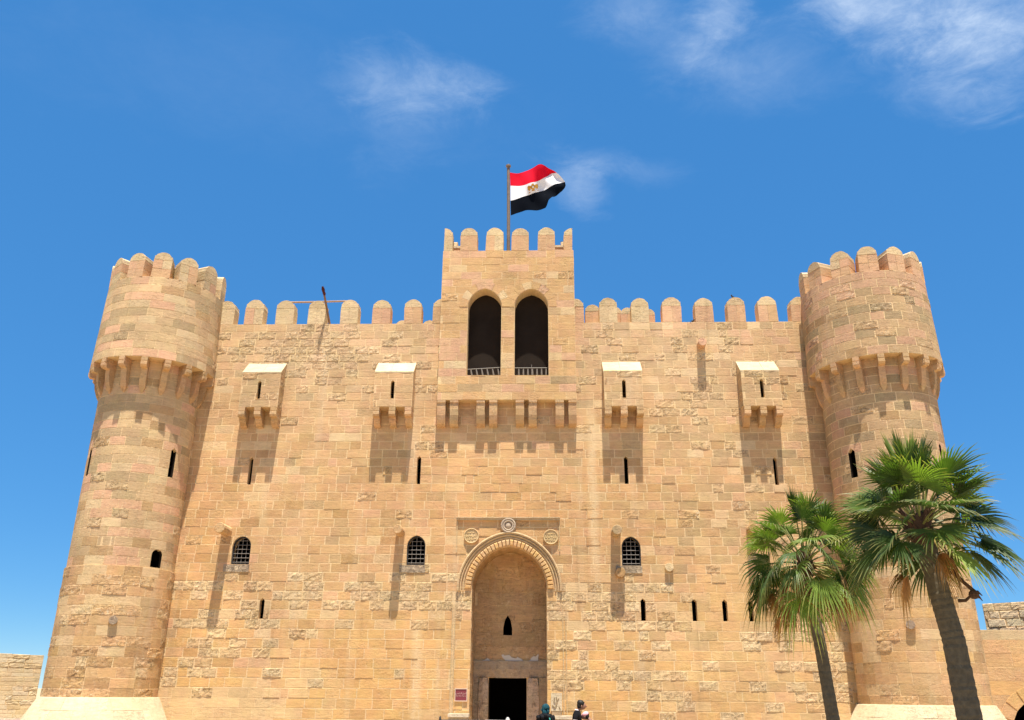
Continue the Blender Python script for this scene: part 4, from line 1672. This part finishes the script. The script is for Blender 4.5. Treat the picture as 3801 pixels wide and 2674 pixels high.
# ------------------------------------------------------------------ poles on the battlements
lp = empty('leaning_pole', FORT @ T((-6.36, .32, 13.73)), 'slanting wooden pole with a dark red wrapped tip above the battlements', 'pole')
g = G()
tip = Vector((-.18, -.80, 1.18))
g.tube([(0, 0, -.02), tip * .5, tip], [.042, .038, .034], 10)
g.build('shaft', WOOD, lp)
g = G()
ps = [tip * (.80 + .045 * k) + Vector((rng.uniform(-.01, .01), 0, rng.uniform(-.008, .008))) for k in range(6)]
g.tube(ps, [.036, .055, .045, .06, .05, .03], 9)
g.build('wrapped_cloth', REDCLOTH, lp)
rl = G()
rl.tube([(-1.0, 0, 0), (0, 0, .01), (1.02, 0, .035)], [.034, .032, .030], 10)
ro = rl.build('horizontal_pole', plain('pale_wood', (.36, .24, .16), .8, .2, .3, 12))
ro.matrix_world = FORT @ T((-6.95, .5, 14.80))
tag(ro, 'thin horizontal wooden pole laid across the tops of three merlons', 'pole')

# ------------------------------------------------------------------ birds
for (u, y, z, yaw, lab) in ((7.62, .12, 14.655, 200, 'small dark bird perched on top of a round merlon'), (6.16, .05, 13.735, 30, 'small dark bird sitting at the foot of a merlon in a gap')):
    b = empty('bird', FORT @ T((u, y, z)) @ Matrix.Rotation(radians(yaw), 4, 'Z'), lab, 'bird', 'small dark birds on the battlements')
    g = G()
    g.ball((0, 0, .055), .04, 12, 8, (1.5, .95, .95), Matrix.Rotation(radians(-25), 3, 'Y'))
    g.tube([(.03, 0, .075), (.05, 0, .10), (.052, 0, .115)], [.028, .024, .02], 9)
    g.ball((.056, 0, .122), .024, 10, 7)
    g.add([(-.05, -.014, .05), (-.05, .014, .05), (-.115, .02, .03), (-.115, -.02, .03), (-.05, -.014, .04), (-.05, .014, .04), (-.115, .02, .026), (-.115, -.02, .026)],
          [(0, 1, 2, 3), (7, 6, 5, 4), (0, 3, 7, 4), (1, 5, 6, 2), (2, 6, 7, 3), (0, 4, 5, 1)])
    g.build('body', FEATHER, b, smooth=True)
    g = G()
    g.tube([(.076, 0, .122), (.096, 0, .118)], [.007, .001], 6)
    g.tube([(.005, -.014, .03), (.01, -.014, 0)], .004, 5)
    g.tube([(.005, .014, .03), (.01, .014, 0)], .004, 5)
    g.build('beak_and_legs', BEAK, b)

# ------------------------------------------------------------------ walls either side
def simple_wall(name, frame, label, u0, u1, z0, z1, ch, lmin, lmax, tint_fn, thick=.9, gap=.008, hmax=.004, opening=None, slope=0., band=None, limit=300):
    wl = empty(name, frame, label, 'wall')
    g = G()
    g.prism_y([(u0, -.3), (u1, -.3), (u1, z1 - .01), (u0, z1 - .01 + slope * (u1 - u0))], .003, thick)
    o = g.build('wall_core', MORTAR)
    c1 = None
    if opening:
        cg = G()
        cg.prism_y(opening, -1, thick + 1)
        c1 = cg.build('cutter', MORTAR)
        boolean(o, c1)
        bpy.data.objects.remove(c1)
    o.parent = wl
    SW = Stones()
    rr = courses(u0, u1, z0, z1 if band is None else z1 - band, ch, rng, lmin, lmax)
    if band:
        rr += [(a, b, z1 - band, z1) for a, b, c, d in courses(u0, u1, 0, .2, .2, rng, 1.4, 2.4)]
    for q in rr:
        top = slope * (u1 - (q[0] + q[1]) / 2)
        SW.items.append(None)
        SW.items.pop()
        a = Stones.stone(SW, q, lambda u, z, h: (u, -h, z + top * (z / z1)), tint_fn(q, rng), rng, rng.uniform(-.3, 1) * hmax, gap)
        pts = [frame @ Vector((x, -.01, z)) for x, z in ((q[0], q[2]), (q[1], q[2]), (q[1], q[3]), (q[0], q[3]))]
        a['area'] = Stones.pic_area([FORT.inverted() @ p for p in pts])
    its = SW.items
    if opening:
        gp = grow(opening, .02)
        meet = [it for it in its if overlaps(it['rect'], gp)]
        ids = {id(x) for x in meet}
        cg = G()
        cg.prism_y(gp, -1, 1)
        c1 = cg.build('cutter', MORTAR)
        its = [it for it in its if id(it) not in ids] + cut_stones(meet, c1)
        bpy.data.objects.remove(c1)
    emit_stones(its, wl, limit)
    return wl


def lw_tint(q, rg):
    c = tuple(x * 1.2 for x in lerp(lerp(PALE, CREAM, rg.random()), DUSK, rg.random() * .3))
    k = 1 + rg.gauss(0, .04)
    return (*clampc(tuple(x * k for x in c)), rg.uniform(.1, .35) if rg.random() > .2 else .6)


simple_wall('side_wall', T((-16.4, 32, 0)) @ Matrix.Rotation(radians(42.9), 4, 'Z'), 'low pale wall of small flat stones left of the fortress',
            -7.0, 0, .05, 3.0, .15, .32, .75, lw_tint, slope=.02)


def rw_tint(q, rg):
    if q[2] > 3.4:
        c = lerp(GREY, CREAM, rg.uniform(.4, .7))
    else:
        c = lerp(HONEY, lerp(GOLD, PINK, rg.random() * .6), rg.random())
    k = 1 + rg.gauss(0, .03)
    return (*clampc(tuple(x * k for x in c)), rg.uniform(.05, .25))


ocx, ocz, orr = 2.05, .95, .887
opn = [(ocx - orr, -.2), (ocx + orr, -.2)] + [(ocx + orr * cos(pi * k / 24), ocz + orr * sin(pi * k / 24)) for k in range(25)]
rw = simple_wall('side_wall', FORT @ T((13.2, 0.0, 0)), 'smooth orange block wall with a grey top band and dark arched opening, right of the fortress',
                 -.6, 6.5, .05, 3.75, .40, .7, 1.3, rw_tint, 1.0, .004, .003, opn, band=.28)
for k in range(9):
    a0, a1 = pi * k / 9 + .02, pi * (k + 1) / 9 - .02
    pts = [(ocx + r * cos(a), ocz + r * sin(a)) for r, a in ((orr + .012, a0), (orr + .012, a1), (orr + .38, a1), (orr + .38, (a0 + a1) / 2), (orr + .38, a0))]
    g = G()
    g.prism_y(pts, -.016, .05, rw_tint((0, 0, 0, 0), rng))
    g.build('voussoir', STONE, rw)
g = G()
g.box(ocx - 1.1, ocx - 1.0, 1.0, 5, -.2, 2.2)
g.box(ocx + 1.0, ocx + 1.1, 1.0, 5, -.2, 2.2)
g.box(ocx - 1.1, ocx + 1.1, 1.0, 5, 2.2, 2.3)
g.box(ocx - 1.1, ocx + 1.1, 5, 5.1, -.2, 2.3)
g.build('passage', INNER, rw)


def rub_tint(q, rg):
    c = lerp(lerp(PALE, CREAM, rg.random()), PINK, rg.random() * .5)
    return (*clampc(tuple(x * 1.32 for x in c)), rg.uniform(.41, .7))


simple_wall('rubble_wall', T((16.5, 31, 0)) @ Matrix.Rotation(radians(-45), 4, 'Z'), 'higher wall of rough knobbly stones behind the orange wall on the right',
            0, 6.0, .1, 4.93, .27, .35, .75, rub_tint, .8, .016, .02)

# ------------------------------------------------------------------ metal barrier in front of the gate
mb = empty('barrier', T((-.85, 22, 0)), 'dark metal barrier with a pale grey end post in front of the gate', 'barrier')
g = G()
g.tube([(-.78, 0, 0), (-.78, 0, 1.31)], .022, 8)
g.tube([(-.78, 0, 1.30), (-.78, 0, 1.33), (-.78, 0, 1.36), (-.78, 0, 1.39)], [.028, .030, .022, .006], 8)
g.build('post', IRON, mb)
g = G()
g.tube([(-.78, 0, 1.29), (.28, 0, 1.29)], .022, 8)
g.tube([(-.78, 0, .25), (.82, 0, .25)], .018, 8)
g.build('rail', IRON, mb)
g = G()
g.tube([(.28, 0, 1.29), (.82, 0, 1.285)], .020, 8)
g.build('rail', PALE_METAL, mb)
g = G()
g.tube([(.82, 0, 0), (.82, 0, 1.24)], .035, 10)
g.tube([(.82, 0, 1.24), (.82, 0, 1.26), (.82, 0, 1.32), (.82, 0, 1.365), (.82, 0, 1.375)], [.045, .062, .052, .028, .008], 12)
g.build('post', PALE_METAL, mb)
for k in range(12):
    g = G()
    x = -.78 + .125 * (k + 1)
    g.tube([(x, 0, .25), (x, 0, 1.285)], .009, 6)
    g.build('bar', IRON, mb)
for x in (-.78, .82):
    g = G()
    g.box(x - .03, x + .03, -.3, .3, 0, .03)
    g.build('foot', IRON, mb)

# ------------------------------------------------------------------ palms
ZUP = Vector((0, 0, 1))


def frond(parent, org, az, el, Lp, Lb, nb, A, droop, mat, name, rg, fold=.22, arch_=.35, lobes=.5, tipc=1.0):
    p = Vector((cos(el) * cos(az), cos(el) * sin(az), sin(el)))
    s = Vector((-sin(az), cos(az), 0))
    g = G()
    pet, k = [], 6
    for i in range(k + 1):
        t = i / k
        pet.append(Vector(org) + p * (Lp * t) - ZUP * (arch_ * .35 * Lp * t * t * max(0, cos(el))))
    g.tube(pet, [.020 - .009 * i / k for i in range(k + 1)], 5, (.28, .27, .09, .6))
    hub = pet[-1]
    p2 = (pet[-1] - pet[-2]).normalized()
    p2 = (p2 - ZUP * arch_ * .35 * max(0, cos(el))).normalized()
    n = p2.cross(s).normalized()
    tw_ = rg.gauss(0, .55)
    s = (s * cos(tw_) + n * sin(tw_)).normalized()
    n = p2.cross(s).normalized()
    da = A / nb
    rows_ = []

    def at(a, r, L, lift):
        d = p2 * cos(a) + s * sin(a)
        x = r / L
        sag = droop * L * max(0, (x - .35) / .65) ** 2
        back = -.30 * arch_ * L * x * x
        return hub + d * r + n * (fold * r * abs(sin(a)) ** 1.5 + lift + back * .4) - ZUP * sag
    for b in range(nb):
        a = -A + 2 * da * (b + .5)
        L = Lb * (1 - .30 * (abs(a) / A) ** 2) * rg.uniform(.74, 1.08)
        if rg.random() < .05:
            continue
        aj = a + rg.uniform(-.25, .25) * da
        r1 = L * lobes
        r2_ = L * .76
        lft = .014
        v = [at(a, .01, L, 0), at(a - da, r1, L, -.006), at(aj, r1, L, lft), at(a + da, r1, L, -.006),
             at(aj - da * .42, r2_, L, -.002), at(aj, r2_, L, lft * .6), at(aj + da * .42, r2_, L, -.002), at(aj + rg.uniform(-.3, .3) * da, L, L, 0)]
        if droop > .05:
            v[7] = v[7] - ZUP * rg.uniform(0, .35) * droop * L
            v[5] = v[5] - ZUP * rg.uniform(0, .05) * droop * L
        g.add(v, [(0, 1, 2), (0, 2, 3), (1, 4, 5, 2), (2, 5, 6, 3), (4, 7, 5), (5, 7, 6)], [(0, 0, 0, 0)] * 4 + [(.34, .25, .09, rg.uniform(0, .25) * tipc)] * 3 + [(.38, .27, .10, rg.uniform(.2, .95) * tipc)])
    return g.build(name, mat, parent, recalc=False)


def palm(name, trunk_pts, radii, label, crown, green, dead, seed, Lp, Lb, elev, dead_len, upr=0):
    rg = random.Random(seed)
    base = Vector(trunk_pts[0])
    pm = empty(name, T(base), label, 'palm tree', 'palm trees in front of the fortress')
    pts = [Vector(p) - base for p in trunk_pts]
    path, rad_ = [], []
    n = 90
    for i in range(n + 1):
        t = i / n * (len(pts) - 1)
        k = min(len(pts) - 2, int(t))
        f_ = t - k
        q = pts[k].lerp(pts[k + 1], f_)
        path.append(q)
        rad_.append((radii[k] + (radii[k + 1] - radii[k]) * f_) * (1 + .022 * sin(i * 2.1) + rg.uniform(-.02, .025)))
    g = G()
    g.tube(path, rad_, 20)
    g.build('trunk', BARK, pm)
    top = pts[-1]
    g = G()
    g.tube([top - ZUP * .35, top - ZUP * .1, top + ZUP * .12, top + ZUP * .3], [radii[-1] * 1.05, radii[-1] * 1.25, radii[-1] * 1.05, .05], 14)
    for k in range(46):
        a = rg.uniform(0, 2 * pi)
        z = rg.uniform(-.4, .15)
        r = radii[-1] * 1.05
        b = top + Vector((cos(a) * r, sin(a) * r, z))
        e = b + Vector((cos(a) * rg.uniform(.05, .16), sin(a) * rg.uniform(.05, .16), rg.uniform(.03, .2)))
        g.tube([b, (b + e) / 2, e], [.035, .028, .012], 5)
    g.build('leaf_bases', BARK_DARK, pm)
    for k in range(green):
        t = (k + .5) / green
        az = k * 2.39996 + rg.uniform(-.25, .25)
        el = radians(elev[0] + (elev[1] - elev[0]) * t ** .85 + rg.uniform(-8, 8))
        o = top + Vector((cos(az) * radii[-1] * .7, sin(az) * radii[-1] * .7, .18 - .38 * t))
        dr = .06 + .42 * t ** 1.5 * crown['droop'] + crown['droop'] * .1
        frond(pm, o, az, el, Lp * rg.uniform(.8, 1.1), Lb * rg.uniform(.85, 1.08), 34, radians(rg.uniform(95, 125)), dr, FROND if rg.random() < crown['light'] else FROND_DARK, 'frond', rg,
              fold=rg.uniform(.05, .3), arch_=.3 + .6 * t * crown['droop'], lobes=rg.uniform(.42, .56))
    for k in range(upr):
        frond(pm, top + ZUP * .2, rg.uniform(0, 6.28), radians(rg.uniform(72, 86)), Lp * 1.0, Lb * .95, 20, radians(rg.uniform(14, 28)), .0, FROND, 'frond', rg, fold=.1, arch_=.05, lobes=.6)
    for k in range(dead):
        az = k * 2.39996 + rg.uniform(-.3, .3)
        el = radians(rg.uniform(*crown['dead_el']))
        o = top + Vector((cos(az) * radii[-1] * .9, sin(az) * radii[-1] * .9, -.05 - .45 * rg.random()))
        frond(pm, o, az, el, Lp * rg.uniform(.5, .9), Lb * dead_len * rg.uniform(.75, 1.1), 22, radians(rg.uniform(30, 65)), rg.uniform(.5, .95), FROND_DEAD, 'dead_frond', rg,
              fold=rg.uniform(.1, .4), arch_=.8, lobes=rg.uniform(.25, .4))
    return pm


palm('palm_tree', [(7.07, 20, 0), (6.98, 20, 1.42), (6.89, 20, 2.9), (6.74, 20, 4.76)], [.165, .137, .13, .125],
     'shorter palm with a thin trunk and a brown skirt of dry hanging fronds', dict(droop=1.15, light=.92, dead_el=(-50, 12)), 42, 30, 5, .92, .78, (76, -16), .66, 3)
p2 = palm('palm_tree', [(7.02, 14, 0), (6.95, 14, 1.59), (6.91, 14, 2.73), (6.81, 14, 3.45), (6.67, 14, 4.55)], [.20, .182, .168, .160, .155],
          'taller dark green palm with a thick trunk, nearest the right edge', dict(droop=.30, light=.5, dead_el=(-72, -50)), 46, 5, 17, .72, .78, (84, -24), .6, 4)
g = G()
o_ = Vector((6.92, 14, 3.45)) - Vector((7.02, 14, 0))
g.tube([o_ + Vector((.12, -.05, .35)), o_ + Vector((.24, -.12, .16)), o_ + Vector((.36, -.16, .02)), o_ + Vector((.42, -.17, -.09))], [.04, .028, .03, .012], 7)
g.tube([o_ + Vector((.12, -.08, -.12)), o_ + Vector((.22, -.13, -.12)), o_ + Vector((.30, -.15, -.05))], [.03, .025, .02], 7)
g.ball(o_ + Vector((.35, -.16, -.03)), .075, 9, 6, (1.1, .8, 1))
g.tube([o_ + Vector((.40, -.17, -.04)), o_ + Vector((.46, -.17, -.13))], [.02, .006], 5)
g.tube([o_ + Vector((.40, -.17, .02)), o_ + Vector((.47, -.17, -.05))], [.02, .008], 5)
g.build('dry_stalk', BARK_DARK, p2)

# ------------------------------------------------------------------ people


def skin_mesh(name, pts, edges, mats, parent, root=0, mat_fn=None, levels=2):
    me = bpy.data.meshes.new(name)
    me.from_pydata([p[0] for p in pts], edges, [])
    o = bpy.data.objects.new(name, me)
    COL.objects.link(o)
    md = o.modifiers.new('skin', 'SKIN')
    md.use_smooth_shade = True
    if not me.skin_vertices:
        bm = bmesh.new()
        bm.from_mesh(me)
        bm.verts.layers.skin.verify()
        bm.to_mesh(me)
        bm.free()
    for i, p in enumerate(pts):
        r = p[1]
        me.skin_vertices[0].data[i].radius = r if isinstance(r, tuple) else (r, r)
        me.skin_vertices[0].data[i].use_root = (i == root)
    sb_ = o.modifiers.new('sub', 'SUBSURF')
    sb_.levels = sb_.render_levels = levels
    dg = bpy.context.evaluated_depsgraph_get()
    nm = bpy.data.meshes.new_from_object(o.evaluated_get(dg))
    o.modifiers.clear()
    o.data = nm
    bpy.data.meshes.remove(me)
    nm.materials.clear()
    for mt in mats:
        nm.materials.append(mt)
    for p in nm.polygons:
        p.use_smooth = True
        p.material_index = mat_fn(p.center) if mat_fn else 0
    o.parent = parent
    return o


def person(loc, yaw, label, h, top, bow=0., hat=None, trim=False, female=False, lean=0.):
    """an adult figure facing local +x, scaled to height h"""
    k = h / 1.75
    ps = empty('person', T(loc) @ Matrix.Rotation(yaw, 4, 'Z') @ Matrix.Scale(k, 4), label, 'person')
    hx = .05 + bow * .10 + lean
    hz = -bow * .05 - lean * .15
    P = {
        'pel': ((0, 0, .95), (.145, .105)), 'wst': ((lean * .4, 0, 1.10), (.13, .10)), 'chs': ((.01 + lean * .8, 0, 1.32), (.155, .11)),
        'nb': ((.01 + lean, 0, 1.475), (.065, .06)), 'nk': ((.03 + lean + bow * .03, 0, 1.53), (.052, .052)),
        'jaw': ((hx + .045 + bow * .02, 0, 1.575 + hz), (.058, .062)), 'hd': ((hx + .02, 0, 1.645 + hz), (.078, .094)), 'tp': ((hx, 0, 1.705 + hz), (.062, .075)),
        'nose': ((hx + .135 + bow * .01, 0, 1.615 + hz - bow * .02), .012)}
    E_ = [('pel', 'wst'), ('wst', 'chs'), ('chs', 'nb'), ('nb', 'nk'), ('nk', 'jaw'), ('jaw', 'hd'), ('hd', 'tp'), ('hd', 'nose')]
    for sgn, t in ((1, 'l'), (-1, 'r')):
        P['sh' + t] = ((lean * .9, .185 * sgn, 1.415), .062)
        P['el' + t] = ((-.03 + lean, .225 * sgn, 1.13), .044)
        P['wr' + t] = ((.10 + lean, .215 * sgn, .90), .030)
        P['pa' + t] = ((.135 + lean, .205 * sgn, .835), (.022, .036))
        E_ += [('chs', 'sh' + t), ('sh' + t, 'el' + t), ('el' + t, 'wr' + t), ('wr' + t, 'pa' + t)]
        for fi, (dx, dy, L) in enumerate(((.03, -.010, .05), (.018, 0, .062), (.004, .006, .06), (-.010, .010, .048))):
            P['f%d%s' % (fi, t)] = ((.14 + dx + lean, (.203 + dy) * sgn, .79), .0095)
            P['g%d%s' % (fi, t)] = ((.142 + dx * .9 + lean, (.193 + dy) * sgn, .79 - L), .0075)
            E_ += [('pa' + t, 'f%d%s' % (fi, t)), ('f%d%s' % (fi, t), 'g%d%s' % (fi, t))]
        P['th' + t] = ((.155 + lean, .175 * sgn, .815), .011)
        P['tt' + t] = ((.165 + lean, .165 * sgn, .775), .009)
        E_ += [('pa' + t, 'th' + t), ('th' + t, 'tt' + t)]
        P['hp' + t] = ((0, .092 * sgn, .88), .092)
        P['kn' + t] = ((.02, .10 * sgn, .50), .058)
        P['an' + t] = ((-.02, .105 * sgn, .09), .040)
        P['he' + t] = ((-.03, .105 * sgn, .045), .040)
        P['to' + t] = ((.15, .115 * sgn, .035), (.036, .030))
        E_ += [('pel', 'hp' + t), ('hp' + t, 'kn' + t), ('kn' + t, 'an' + t), ('an' + t, 'he' + t), ('he' + t, 'to' + t)]
    names = list(P)
    ix = {n: i for i, n in enumerate(names)}
    skin_mesh('body', [P[n] for n in names], [(ix[a], ix[b]) for a, b in E_], [SKIN, T_NAVY, IRON], ps, ix['pel'],
              lambda c: 2 if c.z < .085 else (1 if c.z < 1.0 and abs(c.y) < .185 and not (c.z > .7 and abs(c.y) > .17) else 0))
    # shirt
    Q = [(( 0, 0, .90), (.165, .125)), ((lean * .4, 0, 1.10), (.155, .12)), ((.01 + lean * .8, 0, 1.33), (.175, .13)), ((.01 + lean, 0, 1.47), (.085, .08)),
         ((lean * .9, .19, 1.42), .08), ((-.02 + lean * .9, .225, 1.24), .066), ((lean * .9, -.19, 1.42), .08), ((-.02 + lean * .9, -.225, 1.24), .066)]
    sh = skin_mesh('shirt', Q, [(0, 1), (1, 2), (2, 3), (2, 4), (4, 5), (2, 6), (6, 7)], [top], ps, 0)
    if trim:
        for sgn in (1, -1):
            g = G()
            g.tube([(-.021, .224 * sgn, 1.262), (-.024, .2255 * sgn, 1.236)], [.071, .070], 14)
            g.build('sleeve_trim', T_TRIM, sh, smooth=False)
        g = G()
        g.tube([(.012 + lean, 0, 1.485), (.015 + lean, 0, 1.505)], [.07, .058], 14, cap=False)
        g.build('collar', T_TRIM, sh)
    # hair
    g = G()
    g.ball((hx - .012, 0, 1.682 + hz), .105, 16, 10, (1.0, .88, .80), Matrix.Rotation(.25 + bow * .3, 3, 'Y'))
    g.ball((hx - .045, 0, 1.63 + hz), .085, 14, 8, (.85, .98, 1.0))
    g.build('hair', HAIR, ps, smooth=True)
    g = G()
    for sgn in (1, -1):
        g.ball((hx + .012, .093 * sgn, 1.615 + hz), .026, 8, 6, (.7, .35, 1.15))
    g.build('ears', SKIN, ps, smooth=True)
    g = G()
    for sgn in (1, -1):
        g.ball((hx + .098, .033 * sgn, 1.635 + hz), .012, 8, 6)
    g.build('eyes', T_NAVY, ps)
    return ps, hx, hz, sh


m1, hx, hz, sh = person((1.755, 24.0, 0), radians(-8), 'standing man with short black hair in a black t-shirt with pale sleeve trim', 1.77, T_BLACK, bow=.7, trim=True)
w1, hx, hz, sh = person((.94, 24.0, 0), radians(75), 'person in a teal headscarf and dark top with a green shoulder strap', 1.63, T_BLACK, bow=.2)
g = G()
g.ball((hx - .02, 0, 1.665 + hz), .122, 18, 12, (.98, .95, 1.0))
g.tube([(hx - .05, 0, 1.62 + hz), (hx - .06, 0, 1.55 + hz), (hx - .05, 0, 1.48)], [.105, .09, .11], 14)
for k in range(7):
    a = k * .9
    g.tube([(hx - .03 - .118 * cos(a * .4), .115 * sin(a - 1.4), 1.70 + hz - .02 * k), (hx - .05 - .10 * cos(a * .3), .09 * sin(a - .9), 1.66 + hz - .02 * k)], [.02, .012], 6)
g.build('headscarf', T_TEAL, w1, smooth=True)
g = G()
g.tube([(-.02, -.07, 1.52), (-.10, -.12, 1.47), (-.15, -.16, 1.38), (-.16, -.19, 1.2)], .016, 6)
g.build('shoulder_strap', T_TEAL2, w1)
g = G()
for k in range(60):
    a, b = rng.uniform(0, 6.28), rng.uniform(.1, 1.2)
    g.ball((-.02 + .17 * sin(b) * cos(a), .26 * sin(b) * sin(a), 1.36 + .12 * cos(b)), rng.uniform(.035, .06), 7, 5)
g.build('ruffled_shawl', T_BLACK, w1)
c1_, hx, hz, sh = person((2.16, 24.15, 0), radians(172), 'shorter person with bowed head in a pink cap and dark top', 1.50, T_BLACK, bow=1.0, lean=.05)
g = G()
g.ball((hx - .0, 0, 1.69 + hz), .112, 18, 10, (1.0, .9, .72), Matrix.Rotation(.35, 3, 'Y'))
v = []
for k in range(9):
    a = -1.15 + 2.3 * k / 8
    v += [(hx + .06 + .045 * cos(a), .098 * sin(a), 1.685 + hz), (hx + .07 + .16 * cos(a), .115 * sin(a), 1.635 + hz)]
v += [(p[0], p[1], p[2] - .012) for p in v]
f = [(2 * k, 2 * k + 1, 2 * k + 3, 2 * k + 2) for k in range(8)] + [(18 + 2 * k, 18 + 2 * k + 2, 18 + 2 * k + 3, 18 + 2 * k + 1) for k in range(8)]
f += [(2 * k + 1, 18 + 2 * k + 1, 18 + 2 * k + 3, 2 * k + 3) for k in range(8)] + [(2 * k, 2 * k + 2, 18 + 2 * k + 2, 18 + 2 * k) for k in range(8)]
g.add(v, f)
g.build('cap', T_PINK, c1_, smooth=False)
